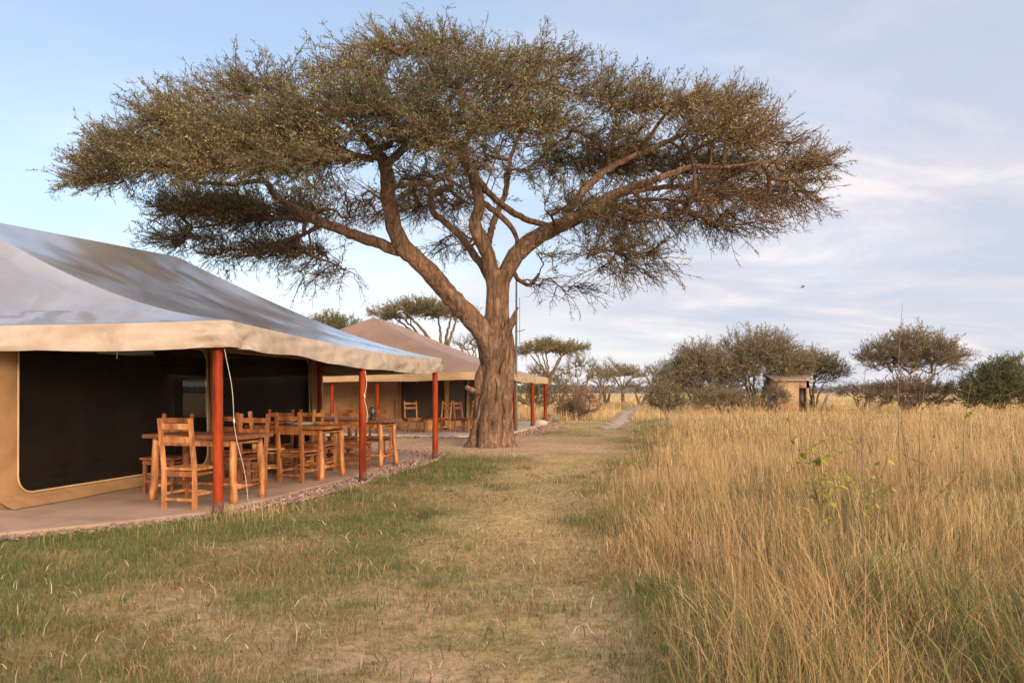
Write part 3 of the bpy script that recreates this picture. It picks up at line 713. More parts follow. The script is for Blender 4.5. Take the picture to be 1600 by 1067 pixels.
def log_leg(nb, x, y, z1, r, seed, lean=(0, 0), z0=0.0):
    rs = np.random.RandomState(seed); zs = np.linspace(z0, z1, 12); pts = np.stack([x + lean[0] * (1 - zs / z1) + .006 * np.sin(zs * 7 + seed), y + lean[1] * (1 - zs / z1) + .005 * np.cos(zs * 6 + seed), zs], 1)
    nb.tube(pts, r * (1.06 - .12 * zs + .04 * np.sin(zs * 8 + seed) + .05 * rs.randn(12)), 12, wob=lambda i, th: 1 + .07 * np.sin(3 * th + i * .4 + seed) + .04 * np.sin(7 * th + i))
def make_table(loc, rz, L, W, H, topmat, legmat, seed, label, legs=4):
    t = empty('wooden_table', (loc[0], loc[1], .05), label, 'table', 'rustic wooden tables under the near awning', rz)
    n = 5; rs = random.Random(seed); sp = []
    for i in range(n):
        y = -W / 2 + W / n * (i + .5); e = rs.uniform(-.015, .02)
        sp.append(((-L / 2 - e, y, H - .024), (L / 2 + e, y, H - .024), .046, W / n - .006))
    part('table_top', bars(sp, .007, seed), topmat, t)
    a = L / 2 - .13; c = W / 2 - .09
    part('apron', bars([((-a, -c, H - .095), (a, -c, H - .095), .085, .024), ((-a, c, H - .095), (a, c, H - .095), .085, .024), ((-a, -c, H - .095), (-a, c, H - .095), .024, .085), ((a, -c, H - .095), (a, c, H - .095), .024, .085)], .004, seed + 1), legmat, t)
    for k, (sx, sy) in enumerate(((-1, -1), (1, -1), (1, 1), (-1, 1))):
        nb = NB(); log_leg(nb, sx * a, sy * c, H - .05, .042, seed + k * 3, (sx * .03, sy * .03)); nb.build('leg', legmat, t, world_space=False)
    nb = NB()
    for sx in (-1, 1): nb.tube([(sx * a, -c, .17), (sx * a, 0, .175), (sx * a, c, .17)], .022, 8)
    nb.tube([(-a, 0, .175), (0, .005, .18), (a, 0, .175)], .022, 8); nb.build('stretcher', legmat, t, world_space=False)
    return t
make_table((-3.79, 9.95), math.radians(-15), 1.34, .74, .81, MAT_BROWN, MAT_HONEY, 5, 'first table beside the first red post, reddish brown plank top on log legs')
make_table((-3.36, 12.52), math.radians(-18), 1.42, .76, .81, MAT_AMBER, MAT_HONEY, 9, 'second table with an orange brown top and knobbly yellow log legs')
make_table((-2.86, 14.55), math.radians(-14), 1.5, .8, .83, MAT_BROWN, MAT_HONEY, 14, 'third table with a dark maroon top, behind the second red post')
make_table((-3.85, 16.4), math.radians(-12), 1.1, .7, .80, MAT_AMBER, MAT_AMBER, 19, 'innermost small table by the khaki corner of the near tent')

def small_things():
    # log stool on the far patio
    Y = 26.2; t = empty('log_stool', ((670 - 800) / F * Y, Y, .05), 'squat orange log stool between two chairs at the far tent', 'stool')
    nb = NB(); zs = np.linspace(0, .40, 9); nb.tube(np.stack([0 * zs, 0 * zs, zs], 1), .19 - .03 * np.sin(zs / .4 * 3.14), 18, wob=lambda i, th: 1 + .04 * np.sin(5 * th + 1)); nb.build('stool_body', MAT_HONEY, t, world_space=False)
    nb = NB(); nb.tube([(0, 0, .395), (0, 0, .41), (0, 0, .44)], [.2, .215, .205], 18); nb.build('seat', MAT_AMBER, t, world_space=False)
    # black lantern on the third table
    t = empty('lantern', (-2.56, 14.62, .882), 'small round black lantern standing on the dark third table', 'lantern')
    nb = NB(); nb.tube([(0, 0, 0), (0, 0, .02), (0, 0, .04), (0, 0, .07)], [.06, .06, .05, .03], 14); nb.build('base', MAT_BLACK, t, world_space=False)
    nb = NB()
    for k in range(8):
        a = k / 8 * 6.283; th = np.linspace(0, math.pi, 10); nb.tube(np.stack([np.cos(a) * np.sin(th) * .075, np.sin(a) * np.sin(th) * .075, .14 - .075 * np.cos(th)], 1), .006, 5)
    nb.build('cage', MAT_BLACK, t, world_space=False)
    nb = NB(); zs = np.linspace(.07, .21, 8); nb.tube(np.stack([0 * zs, 0 * zs, zs], 1), .05 * np.sin((zs - .06) / .16 * 3.14) + .004, 12); nb.build('globe', MAT_METAL, t, world_space=False)
    th = np.linspace(0, math.pi, 12); nb = NB(); nb.tube(np.stack([.05 * np.cos(th), 0 * th, .215 + .06 * np.sin(th)], 1), .005, 6); nb.build('handle', MAT_BLACK, t, world_space=False)
    # shallow tray on the second table
    t = empty('serving_tray', (-3.35, 12.6, .862), 'flat grey tray lying on the second table', 'tray', rz=-.3)
    nb = NB(); nb.box((0, 0, .006), .42, .28, .010); nb.build('tray_base', MAT_METAL, t, False, world_space=False)
    nb = NB(); nb.box((0, .14, .02), .42, .012, .035); nb.box((0, -.14, .02), .42, .012, .035); nb.box((.205, 0, .02), .012, .266, .035); nb.box((-.205, 0, .02), .012, .266, .035); nb.build('rim', MAT_METAL, t, False, world_space=False)
    # stones by the far post
    rs = np.random.RandomState(8)
    def stone(x, y, sx, sy, sz, label, mat):
        bm = bmesh.new(); bmesh.ops.create_icosphere(bm, subdivisions=3, radius=1)
        for vv in bm.verts:
            c = vv.co; k = 1 + .28 * (fbm(np.array([c.x * 1.4 + x]), np.array([c.y * 1.4 + c.z]), 6)[0] - .5) * 2; vv.co = Vector((c.x * sx * k, c.y * sy * k, c.z * sz * k))
        me = bpy.data.meshes.new('stone'); bm.to_mesh(me); bm.free(); o = link('stone', me, mat); o.location = (x, y, sz * .55); return tag(o, label, 'stone')
    g = G(842, 665.5); stone(g[0] + .02, g[1], .34, .28, .17, 'pale stone lying at the foot of a far red post', MAT_STONE)
    g = G(857, 659); stone(g[0] + .1, g[1], .42, .3, .22, 'dark stone beside the farthest red post', MAT_FARBARK)
    # mast behind the big tree
    q = P(806.5, 560, 27.2); t = empty('antenna_mast', (q[0], q[1], 0), 'thin grey green mast rising close behind the big trunk', 'mast')
    nb = NB(); nb.tube([(0, 0, 0), (0, 0, 2), (0.01, 0, 5.45)], [.045, .04, .03], 8); nb.build('pole', MAT_METAL, t, world_space=False)
    nb = NB(); nb.tube([(-.05, 0, 3.42), (.22, 0, 3.47), (.3, 0, 3.5)], .014, 6); nb.tube([(.12, 0, 3.0), (.12, 0, 4.6)], .010, 6); nb.build('crossarm', MAT_METAL, t, world_space=False)
    # leaning fence post on the plain
    Y = 52; p = (1289 - 800) / F * Y; o = NB(); o.tube([(p - .25, Y, -.1), (p - .05, Y, .6), (p + .22, Y, 1.32)], [.11, .10, .085], 9, wob=lambda i, th: 1 + .06 * np.sin(3 * th + i)); o = o.build('fence_post', MAT_FARBARK); tag(o, 'short leaning grey wooden post in the grass beside the hut', 'post')
    # bird
    Y = 40.; c = P(1254.5, 450, Y); bm = NB()
    s = np.linspace(0, 1, 11); bm.tube(np.stack([-.16 + .34 * s, .06 * s, .02 * np.sin(s * 3.14) + .12 * s], 1), .045 * np.sin(np.clip(s * .93 + .05, 0, 1) * math.pi) ** .7 * (1 - .35 * s) + .004, 10)
    for sg in (-1, 1):
        V = np.zeros((6, 5, 3))
        for i, a in enumerate(np.linspace(0, 1, 6)):
            ch = .12 * (1 - a) ** .5 * (1 - .3 * a) + .012; cx = .03 - .10 * a
            for j, bq in enumerate(np.linspace(0, 1, 5)): V[i, j] = (cx - ch * (bq - .3), sg * .02 + sg * .27 * a, .07 + .17 * a - .05 * a * a + .012 * math.sin(bq * 3.1))
        bm.grid(V)
    V = np.zeros((3, 3, 3))
    for i in range(3):
        for j in range(3): V[i, j] = (-.15 - .07 * i, (j - 1) * (.015 + .02 * i), -.005 * i)
    bm.grid(V); bm.v = [v * .65 + c for v in bm.v]
    tag(bm.build('bird', MAT_BLACK), 'small dark bird flying alone in the sky above the plain', 'bird')
small_things()

def hut():
    Y = 54.0; x0 = (1214 - 800) / F * Y; x1 = (1259 - 800) / F * Y; H = 2.08
    t = empty('hut', ((x0 + x1) / 2, Y, 0), 'small mud brown hut with a rusty tin roof among the thorn trees', 'hut')
    nb = NB(); th = .22; dep = 3.0; rz = 0
    def wall(a, b, z0, z1): 
        a = np.array(a); b = np.array(b); m = (a + b) / 2; d = b - a; nb.box((m[0], m[1], (z0 + z1) / 2), np.linalg.norm(d), th, z1 - z0, math.atan2(d[1], d[0]))
    xr = x1 + .95                                             # the side wall swings back to the right
    wall((x0, Y), (x0 + 1.45, Y), -.1, H); wall((x0 + 2.12, Y), (x1 + .0, Y), -.1, H); wall((x0 + 1.45, Y), (x0 + 2.12, Y), 1.62, H)
    wall((x1 + .1, Y + .02), (xr, Y + dep), -.1, H + .25); wall((x0 + .0, Y + .12), (x0 + .4, Y + dep), -.1, H + .2); wall((x0 + .4, Y + dep), (xr, Y + dep), -.1, H + .28)
    nb.build('wall', MAT_MUD, t, False)
    V = np.zeros((60, 2, 3))
    for i, s in enumerate(np.linspace(0, 1, 60)):
        k = .03 * math.sin(i * 1.6); V[i, 0] = (x0 - .3 + s * (x1 - x0 + .75), Y - .35, H + .10 + k); V[i, 1] = (x0 + .1 + s * (xr - x0 + .3), Y + dep + .3, H + .55 + k)
    nb = NB(); nb.grid(V); W = V.copy(); W[..., 2] -= .06; nb.grid(W); nb.grid(np.stack([V[:, 0], W[:, 0]], 1)); nb.build('roof', MAT_TIN, t, False)
    nb = NB(); nb.box((x0 + 1.785, Y + .13, .78), .66, .05, 1.66); d = nb.build('doorway_shade', MAT_BLACK, t, False)  # added black panel, painted as the shade inside the open doorway
hut()

# ------------------------------------------------------------------ trees
def spray_protos(n, seed, nshoot=7, leaves=44, leaf=.034, droop=0.0, tw=.0062):
    """unit sprays: a curving twig along +X with side shoots and small leaflets. -> list of (twig v,f, leaf v,f)"""
    rs = np.random.RandomState(seed); out = []
    for k in range(n):
        nb = NB(); lv = []; paths = []
        m = 7; s = np.linspace(0, 1, m); bend = rs.uniform(.05, .28) * rs.choice([-1, 1, 1]); z = bend * s ** 2 - droop * s ** 2
        main = np.stack([s, .06 * np.sin(s * 5 + rs.rand() * 6) * s + rs.randn(m) * .012, z + rs.randn(m) * .012], 1); main[0] = 0
        nb.tube(main, np.linspace(1.5, .5, m) * tw, 3, cap=False); paths.append(main)
        for j in range(nshoot):
            t = rs.uniform(.12, .95); b = np.array([np.interp(t, s, main[:, i]) for i in range(3)])
            a = rs.choice([-1, 1]) * rs.uniform(.45, 1.2); el = rs.uniform(-.35, .7) - droop; ln = rs.uniform(.16, .42) * (1.1 - .5 * t)
            d = np.array([math.cos(a) * math.cos(el), math.sin(a) * math.cos(el), math.sin(el)])
            q = np.linspace(0, 1, 4)[:, None]; sh = b + d * ln * q + rs.randn(4, 3) * .014 * q + np.array([0, 0, -droop * .2]) * q ** 2
            nb.tube(sh, np.linspace(.9, .4, 4) * tw, 3, cap=False); paths.append(sh)
        w = np.array([np.linalg.norm(p[-1] - p[0]) for p in paths]); w /= w.sum()
        V = np.zeros((leaves, 4, 3))
        for i in range(leaves):
            p = paths[rs.choice(len(paths), p=w)]; t = rs.uniform(.12, 1.0) * (len(p) - 1); i0 = min(int(t), len(p) - 2); c = p[i0] + (p[i0 + 1] - p[i0]) * (t - i0) + rs.randn(3) * .006
            a = unit(rs.randn(3) * .62 + unit(p[i0 + 1] - p[i0]) * 1.0 + [0, 0, .15]); b = unit(np.cross(a, rs.randn(3))); l = leaf * rs.uniform(.7, 1.6); w_ = l * rs.uniform(.28, .5)
            V[i] = [c, c + a * l * .5 + b * w_ * .5, c + a * l, c + a * l * .5 - b * w_ * .5]
        f = np.arange(leaves * 4).reshape(-1, 4); out.append((np.concatenate(nb.v), np.concatenate(nb.f), V.reshape(-1, 3), f))
    return out
def place_sprays(protos, pos, dirs, size, roll, colf, seed):
    rs = np.random.RandomState(seed); idx = rs.randint(0, len(protos), len(pos)); T = NB(); Lf = NB()
    x = dirs / (np.linalg.norm(dirs, axis=1)[:, None] + 1e-9); up = np.array([0, 0, 1.0]) + rs.randn(len(pos), 3) * roll
    y = np.cross(up, x); y /= np.linalg.norm(y, axis=1)[:, None] + 1e-9; z = np.cross(x, y); R = np.stack([x, y, z], 1) * size[:, None, None]
    for k, (tv, tf, lv, lf) in enumerate(protos):
        m = np.where(idx == k)[0]
        if not len(m): continue
        v = np.einsum('vi,nij->nvj', tv, R[m]) + pos[m][:, None]; T.add(v.reshape(-1, 3), (tf[None] + (np.arange(len(m)) * len(tv))[:, None, None]).reshape(-1, 4))
        v = np.einsum('vi,nij->nvj', lv, R[m]) + pos[m][:, None]; c = colf(pos[m], rs)               # (n,3)
        nl = len(lv) // 4; cc = np.repeat(c[:, None] * rs.uniform(.7, 1.35, (len(m), nl, 1)), 4, 1).reshape(-1, 3)
        Lf.add(v.reshape(-1, 3), (lf[None] + (np.arange(len(m)) * len(lv))[:, None, None]).reshape(-1, 4), cc)
    return T, Lf
def grow(limbs, targets, seed, step, axis_xy, r0=.0085, pw=.46, wig=.16, rmin=.006, sides=5):
    """limbs: list of (k,4) arrays x,y,z,r. Branch from the nearest sensible node to each target. -> NB, tips(pos,dir), info"""
    rs = np.random.RandomState(seed); cap = sum(len(l) for l in limbs) * 14 + len(targets) * 30 + 2000
    N = np.zeros((cap, 3)); par = -np.ones(cap, int); cnt = np.zeros(cap); n = 0; lim = 0
    for l in limbs:
        for q in l: N[n] = q[:3]; n += 1
    lim = n; ax = np.asarray(axis_xy)
    d0 = np.array([np.min(np.linalg.norm(N[:n] - t, axis=1)) for t in targets]); order = np.argsort(d0 + rs.rand(len(d0)) * .3 * d0.mean())
    br = []
    for ti in order:
        t = targets[ti]; D = t - N[:n]; dist = np.linalg.norm(D, axis=1)
        rad_n = np.linalg.norm(N[:n, :2] - ax, axis=1); rad_t = np.linalg.norm(t[:2] - ax)
        cost = dist * (1 + .9 * np.clip((rad_n - rad_t) / (dist + 1e-6), 0, 1) + .35 * np.clip((N[:n, 2] - t[2]) / (dist + 1e-6), 0, 1))
        i = int(np.argmin(cost)); a = N[i]; d = dist[i]
        k = max(2, int(d / step)); s = np.linspace(0, 1, k + 1)[1:, None]
        out = np.array([*(t[:2] - ax), 0]); out = out / (np.linalg.norm(out) + 1e-6)
        mid = (a + t) / 2 + out * d * .10 + rs.randn(3) * d * wig * [1, 1, .6]
        pts = (1 - s) ** 2 * a + 2 * s * (1 - s) * mid + s ** 2 * t + rs.randn(k, 3) * step * .10 * (1 - s * .5)
        ids = list(range(n, n + k)); N[n:n + k] = pts; par[n] = i; par[n + 1:n + k] = ids[:-1]; n += k
        j = ids[-1]
        while j >= lim and j >= 0: cnt[j] += 1; j = par[j]
        br.append((i, ids))
    nb = NB(); tips = []; tdir = []; order_of = []
    for i, ids in br:
        p = np.vstack([N[i], N[ids]]); r = np.maximum(rmin, r0 * cnt[ids] ** pw); r = np.concatenate([[r[0] * 1.05], r]); nb.tube(p, r, 7 if r[0] > .035 else sides if r[0] > .014 else 4, cap=False)
        tips.append(p[-1]); tdir.append(p[-1] - p[-2])
        for _ in range(3):
            q = rs.uniform(.35, .98) * (len(p) - 1); k = min(int(q), len(p) - 2); tips.append(p[k] + (p[k + 1] - p[k]) * (q - k)); tdir.append(p[k + 1] - p[k])
    return nb, np.array(tips), np.array(tdir)

YT = 1.38 * F / 85.5       # distance of the big tree
SC = YT / F                # metres per photo pixel there
TX, TY = P(765, 697, YT)[:2]
def big_acacia():
    T = empty('acacia_tree', (TX, TY, 0), 'huge umbrella acacia with thick forked trunk and wide flat crown over the tents', 'tree')
    rs = np.random.RandomState(12)
    # ---- main trunk: fluted, creased, two stems grown together
    prof = [(765, 703, 39), (765, 697, 37), (766, 685, 35.2), (767.5, 660, 34.2), (770, 630, 33.6), (774, 600, 32.4), (777.5, 575, 30.5), (778, 550, 29.5), (776, 528, 29), (775, 508, 25.5), (776, 490, 21.5), (777, 470, 20), (778, 450, 20.5), (778, 434, 22.5), (778, 424, 21)]
    pr = curve_pts(np.array([[*P(a, b, YT), r * SC * .87] for a, b, r in prof]), .05); n = 72; th = np.arange(n) / n * 2 * math.pi; VV = []
    cre = [(-1.45, .30, .12, .9), (-2.35, .16, .20, .5), (-.75, .13, .16, -.4), (-2.9, .1, .2, .3), (.1, .12, .2, .2), (1.2, .2, .2, .4), (2.2, .16, .25, -.3), (-1.05, .10, .09, .8)]
    for i, (x, y, z, r) in enumerate(pr):
        k = np.ones(n); zz = z
        for a, dep, wd, tw in cre:
            da = (th - (a + tw * .16 * (zz - 1.4) + .10 * math.sin(zz * 2.3 + a * 5)) + math.pi) % (2 * math.pi) - math.pi
            k -= dep * (.55 + .45 * math.sin(zz * 1.6 + a * 3) ** 2) * np.exp(-(da / wd) ** 2)
        k += .05 * np.sin(3 * th + zz * .9) + .045 * (fbm(th * 3.2 / 6.283 * 6, th * 0 + zz * 1.1, 4) - .5) * 2 + .05 * (vnoise(np.cos(th) * 5 + 20, np.sin(th) * 5 + zz * 1.6, 6) - .5)
        flare = 1 + .16 * math.exp(-zz / .22) * (1 + .6 * np.sin(4 * th + .6)) ; k = (k + .035 * (vnoise(th * 14 / 6.283 * 3 + 3 * math.sin(zz * 1.2), th * 0 + zz * 2.2, 15) - .5) * 2) * flare * 1.0
        VV.append(np.stack([x + np.cos(th) * r * k, y + np.sin(th) * r * .92 * k, np.full(n, z)], 1))
    V = np.array(VV); V = np.concatenate([V, V[:, :1]], 1); nb = NB(); nb.grid(V)
    def limb(pts, rough=.07, sides=14, seed=0):
        """pts: px, py, depth offset, radius in photo px"""
        q = curve_pts(np.array([[*P(a, b, YT + d), r * SC * .9] for a, b, d, r in pts]), .14); q[1:-1, :3] += np.random.RandomState(seed).randn(len(q) - 2, 3) * .012
        nb.tube(q[:, :3], q[:, 3], sides, wob=lambda i, t: 1 + rough * np.sin(3 * t + i * .35 + seed) + rough * .7 * np.sin(5 * t - i * .22 + seed * 2) + rough * (vnoise(np.cos(t) * 3 + 9, np.sin(t) * 3 + i * .5, seed) - .5))
        return q
    LB = []
    LB.append(limb([(772, 640, .12, 10), (770, 600, .08, 14), (766, 566, -.08, 16.5), (760, 532, -.3, 17.5), (744, 506, -.45, 17), (722, 482, -.55, 16), (700, 458, -.7, 15.5), (676, 432, -.9, 15), (652, 408, -1.1, 14.5), (633, 389, -1.25, 15), (621, 365, -1.4, 13), (612, 335, -1.6, 12.5), (607, 308, -1.8, 12), (605, 284, -2.0, 12), (600, 258, -2.3, 9.5), (585, 232, -2.6, 7), (560, 205, -2.8, 5), (520, 180, -2.9, 3.5), (470, 165, -2.9, 2.4)], .08, 18, 1))
    LB.append(limb([(633, 392, -1.2, 9), (612, 388, -1.2, 9.5), (588, 379, -1.1, 9), (552, 366, -.9, 8.5), (518, 354, -.6, 8.5), (486, 339, -.4, 8), (460, 325, -.2, 6.2), (438, 313, 0, 5.6), (424, 298, .1, 5.2), (411, 283, .2, 4.6), (380, 286, .4, 4), (354, 288, .6, 3.8), (297, 282, .8, 3.2), (253, 264, 1, 2.6), (200, 255, 1.0, 1.8)], .09, 12, 2))
    LB.append(limb([(486, 341, -.35, 5), (442, 341, .4, 4), (400, 342, .9, 3.4), (350, 350, 1.2, 2.6), (300, 356, 1.2, 1.8)], .08, 9, 3))
    LB.append(limb([(500, 352, -.4, 4.2), (470, 368, .4, 3.6), (430, 380, 1.0, 3), (380, 390, 1.3, 2.2), (320, 388, 1.3, 1.5)], .08, 9, 4))
    LB.append(limb([(411, 284, .2, 3.6), (402, 262, -.4, 3.2), (370, 235, -1.2, 2.6), (330, 205, -1.4, 2)], .08, 9, 5))
    LB.append(limb([(602, 262, -2.2, 7), (625, 238, -2.8, 6), (650, 215, -3.4, 5), (690, 190, -3.6, 3.6), (740, 165, -3.4, 2.6)], .08, 10, 6))
    LB.append(limb([(605, 295, -1.9, 4.5), (640, 290, -1.2, 3.6), (672, 287, -.6, 3), (710, 270, .2, 2.2)], .08, 9, 7))
    # central stems
    LB.append(limb([(768, 436, .2, 9), (754, 417, .25, 7.4), (734, 389, .4, 6.6), (712, 363, .6, 6.2), (690, 343, .8, 6), (675, 325, 1, 5.6), (674, 308, 1, 5.4), (688, 300, .9, 5.4), (706, 290, .7, 5), (698, 272, .8, 4.2), (712, 256, 1, 3.6), (730, 225, 1.6, 3), (750, 180, 2.2, 2.4), (760, 130, 2.6, 1.8)], .10, 10, 8))
    LB.append(limb([(776, 446, 0, 15), (768, 417, -.1, 13), (759, 391, -.2, 12.5), (747, 368, -.3, 13), (742, 346, -.4, 10.5), (749, 320, -.5, 9.5), (746, 296, -.6, 9), (735, 268, -.9, 7.6), (720, 245, -1.2, 6.8), (706, 228, -1.5, 6), (683, 221, -1.8, 5), (650, 230, -2.4, 4), (610, 215, -3, 3)], .10, 14, 9))
    LB.append(limb([(737, 264, -.9, 5.5), (750, 285, -.7, 5.5), (768, 306, -.5, 5.5), (793, 327, -.2, 5.5), (819, 341, .1, 5), (845, 350, .3, 5), (866, 356, .15, 5), (884, 350, .1, 4)], .10, 9, 10))
    LB.append(limb([(752, 316, -.5, 5), (776, 332, -.3, 4.8), (797, 353, -.1, 4.4), (808, 376, .1, 4), (804, 398, .2, 4), (797, 415, .2, 5)], .10, 9, 11))
    LB.append(limb([(720, 246, -1.2, 5), (728, 215, -1.4, 4.6), (745, 180, -1.2, 4), (720, 140, -.8, 3), (680, 100, -.4, 2.2), (650, 70, 0, 1.6)], .09, 9, 12))
    # right limb
    LB.append(limb([(782, 448, .1, 14), (790, 428, .1, 14), (806, 402, .1, 14.5), (824, 381, .1, 15), (848, 366, .1, 13.5), (872, 354, .1, 12.5), (911, 334, 0, 11), (940, 318, -.1, 10.5), (962, 304, -.2, 8), (1000, 288, -.4, 6.4), (1040, 276, -.6, 5.4), (1080, 262, -.7, 4.6), (1130, 262, -.8, 3.6), (1190, 255, -.8, 2.4), (1240, 250, -.6, 1.6)], .09, 16, 13))
    LB.append(limb([(880, 350, .1, 7.5), (898, 315, .5, 7), (925, 285, .8, 6.6), (953, 264, 1, 6.2), (997, 242, 1.2, 5.2), (1045, 220, 1.2, 4.2), (1100, 195, 1.1, 3), (1160, 180, .9, 2)], .09, 11, 14))
    LB.append(limb([(940, 318, 0, 6.5), (985, 300, 1.2, 5.2), (1063, 291, 2, 4.6), (1120, 299, 2.2, 3.6), (1177, 304, 2.2, 2.4), (1230, 295, 2, 1.6)], .09, 10, 15))
    LB.append(limb([(945, 315, -.1, 5.6), (990, 330, -.9, 4.6), (1041, 339, -1.3, 4), (1076, 330, -1.5, 3.4), (1110, 345, -1.4, 2.2), (1140, 360, -1.2, 1.4)], .09, 9, 16))
    LB.append(limb([(953, 264, 1, 4), (945, 235, 1.6, 3.6), (920, 215, 2.2, 3.4), (890, 200, 2.6, 2.8), (860, 160, 2.6, 2)], .09, 9, 17))
    LB.append(limb([(1000, 240, 1.2, 3.6), (1030, 190, .4, 3), (1060, 160, -.3, 2.2), (1090, 140, -.6, 1.6)], .09, 9, 18))
    LB.append(limb([(760, 400, .6, 7), (770, 350, 1.8, 6), (790, 300, 3, 5.4), (800, 240, 3.8, 4.4), (830, 180, 4, 3.4), (870, 130, 3.6, 2.2)], .09, 9, 19))
    LB.append(limb([(800, 425, .4, 4.5), (815, 441, .3, 3.6), (830, 444, .2, 3.2), (842, 428, 0, 2.6)], .12, 8, 20))
    # low snags and the broken stub
    limb([(785, 540, -.1, 7), (793, 518, -.25, 7), (800, 503, -.35, 6), (805, 494, -.4, 5), (806, 487, -.4, 2.6), (810, 480, -.4, 1.0)], .22, 12, 21)
    limb([(748, 614, -.4, 5), (738, 610, -.5, 5.2), (731, 605, -.6, 4.6), (728, 603, -.6, 3)], .15, 10, 22)
    # sinewy strands that run up the trunk and twist a little
    for q, (a0, tw_, k0, k1, rr_) in enumerate([(-1.15, .35, 0, 60, .30), (-1.75, .25, 0, 50, .34), (-2.3, .30, 0, 52, .32), (-2.85, .2, 0, 48, .28), (-.6, .30, 0, 64, .30), (-.05, .2, 0, 60, .30), (-1.4, -.30, 6, 58, .20), (-.9, -.25, 3, 66, .22), (3.0, .2, 0, 46, .3), (.7, .2, 0, 50, .3), (1.6, .2, 0, 50, .34), (2.4, .2, 0, 46, .32), (-2.05, -.2, 8, 46, .18), (-.3, -.2, 5, 55, .2)]):
        k1 = min(k1, len(pr) - 1); ii = np.arange(k0, k1); zz = pr[ii, 2]; r = pr[ii, 3]; a = a0 + tw_ * (zz - 1.3) * .45 + .10 * np.sin(zz * 2.6 + q * 1.9) + .05 * np.sin(zz * 6 + q)
        fl = 1 + .14 * np.exp(-zz / .25); d = r * (.86 - .10 * np.sin(zz * 1.9 + q * 2.3)) * fl; t_ = np.linspace(0, 1, len(ii)); sr = r * rr_ * (.75 + .3 * np.sin(zz * 2.2 + q * 1.3)) * np.clip(np.minimum(t_ * 8 + (1 if k0 == 0 else .15), (1 - t_) * 5 + .12), .1, 1)
        nb.tube(np.stack([pr[ii, 0] + np.cos(a) * d, pr[ii, 1] + np.sin(a) * d * .92, zz], 1), sr, 14, wob=lambda i, t: 1 + .09 * np.sin(3 * t + i * .22 + q) + .16 * (vnoise(np.cos(t) * 3 + 9 + q, np.sin(t) * 3 + i * .28, q) - .5))
    limb([(756, 512, .1, 8), (762, 500, .1, 9), (770, 492, .1, 6)], .2, 10, 24)
    tr = nb.build('trunk', MAT_BARK, T)
    # ---- crown: flat foliage pads (px, py, depth, rx px, rz px, ry m, weight, leafiness)
    pads = [(650, 52, .5, 125, 26, 3, 1, 1), (520, 88, -.5, 115, 30, 3, 1, 1), (400, 118, 1, 105, 34, 3, 1, 1), (300, 160, -.5, 95, 36, 2.5, 1, 1),
            (800, 78, 1, 110, 34, 3, 1, 1), (720, 112, -2, 140, 34, 2.5, 1, 1), (560, 148, -3, 140, 34, 2.5, 1.1, 1), (420, 185, -2.5, 130, 34, 2.2, 1, 1),
            (250, 212, 0, 105, 34, 2.5, 1, 1), (165, 262, .5, 70, 20, 1.6, .8, 1), (205, 240, 2, 85, 30, 2, .9, 1), (340, 240, -2.5, 120, 30, 2, 1, 1),
            (480, 232, -3.5, 110, 30, 2, 1, 1), (620, 205, -4.5, 125, 36, 2, 1.1, 1), (640, 258, -3.4, 75, 18, 1.4, .6, .9), (780, 170, -3, 120, 36, 2, 1, 1),
            (880, 118, 0, 95, 32, 3, 1, .9), (880, 195, 2, 120, 36, 2.5, .8, .8), (1000, 140, 0, 95, 26, 3, .9, .9), (1100, 142, 1, 95, 26, 3, 1, .9), (1080, 185, -2, 130, 30, 2.5, 1.2, 1),
            (1185, 200, -1, 88, 36, 2.5, 1.2, 1), (1255, 238, .3, 58, 24, 1.8, .9, 1), (1180, 255, 1, 110, 30, 2.5, 1.1, .9), (1110, 290, -1, 130, 34, 2.5, .75, .45), (1140, 345, 0, 100, 28, 2, .5, .3),
            (1225, 290, .5, 75, 30, 1.6, .65, .55), (1000, 335, -1, 100, 34, 2, .55, .4), (930, 388, -1, 95, 40, 1.5, .8, .75), (880, 335, -1.6, 75, 44, 1.4, .7, .8), (950, 240, 3, 125, 50, 2.5, 1.2, .75),
            (800, 240, 3.5, 140, 50, 2, 1.3, .75), (660, 318, 4, 100, 36, 2, .7, .6), (330, 325, 1.5, 95, 24, 2, 1.4, 1), (430, 335, 2, 100, 28, 2, 1.3, .9), (295, 372, 1, 62, 15, 1.5, .9, 1),
            (420, 392, 1.5, 110, 22, 1.8, 1.0, .8), (515, 422, 1, 50, 30, 1.2, .5, .4), (560, 325, 2.6, 70, 46, 1.6, .45, .6), (715, 385, 3.5, 50, 50, 1.2, .35, .5), (865, 440, .8, 50, 34, 1, .22, .35),
            (560, 270, 2.5, 140, 34, 2, .9, .8), (700, 280, 1.5, 70, 44, 1.5, .6, .65), (930, 330, 1.5, 85, 40, 1.6, .7, .6), (1060, 240, 2.2, 120, 36, 2, .9, .7), (985, 415, -.6, 65, 36, 1, .4, .4)]
    tg = []; lf = []
    wts = np.array([p[3] * p[6] * (p[4] / 30) ** .5 for p in pads]); wts /= wts.sum(); NT = 5300
    for p, w in zip(pads, wts):
        for _ in range(int(round(NT * w))):
            u = rs.randn(3); u = u / np.linalg.norm(u) * rs.rand() ** .38; z = u[2] * p[4] * .58 - .35 * p[4] * (1 - u[0] ** 2 - u[1] ** 2) * 1
            cx_ = p[0] + u[0] * p[3]; cx_ = cx_ - max(0, cx_ - 1100) * .10; q_ = P(cx_, p[1] + z + 9 * (p[1] < 200), YT + p[2] + u[1] * p[5])
            if vnoise(np.array([q_[0] * .75]), np.array([q_[1] * .55 + q_[2] * 1.7]), 66)[0] < .45 and p[7] > .6: continue
            tg.append(P(cx_, p[1] + z + 9 * (p[1] < 200) + (22 if p[1] < 300 and p[6] > .55 else 6), YT + p[2] + u[1] * p[5])); lf.append(p[7])
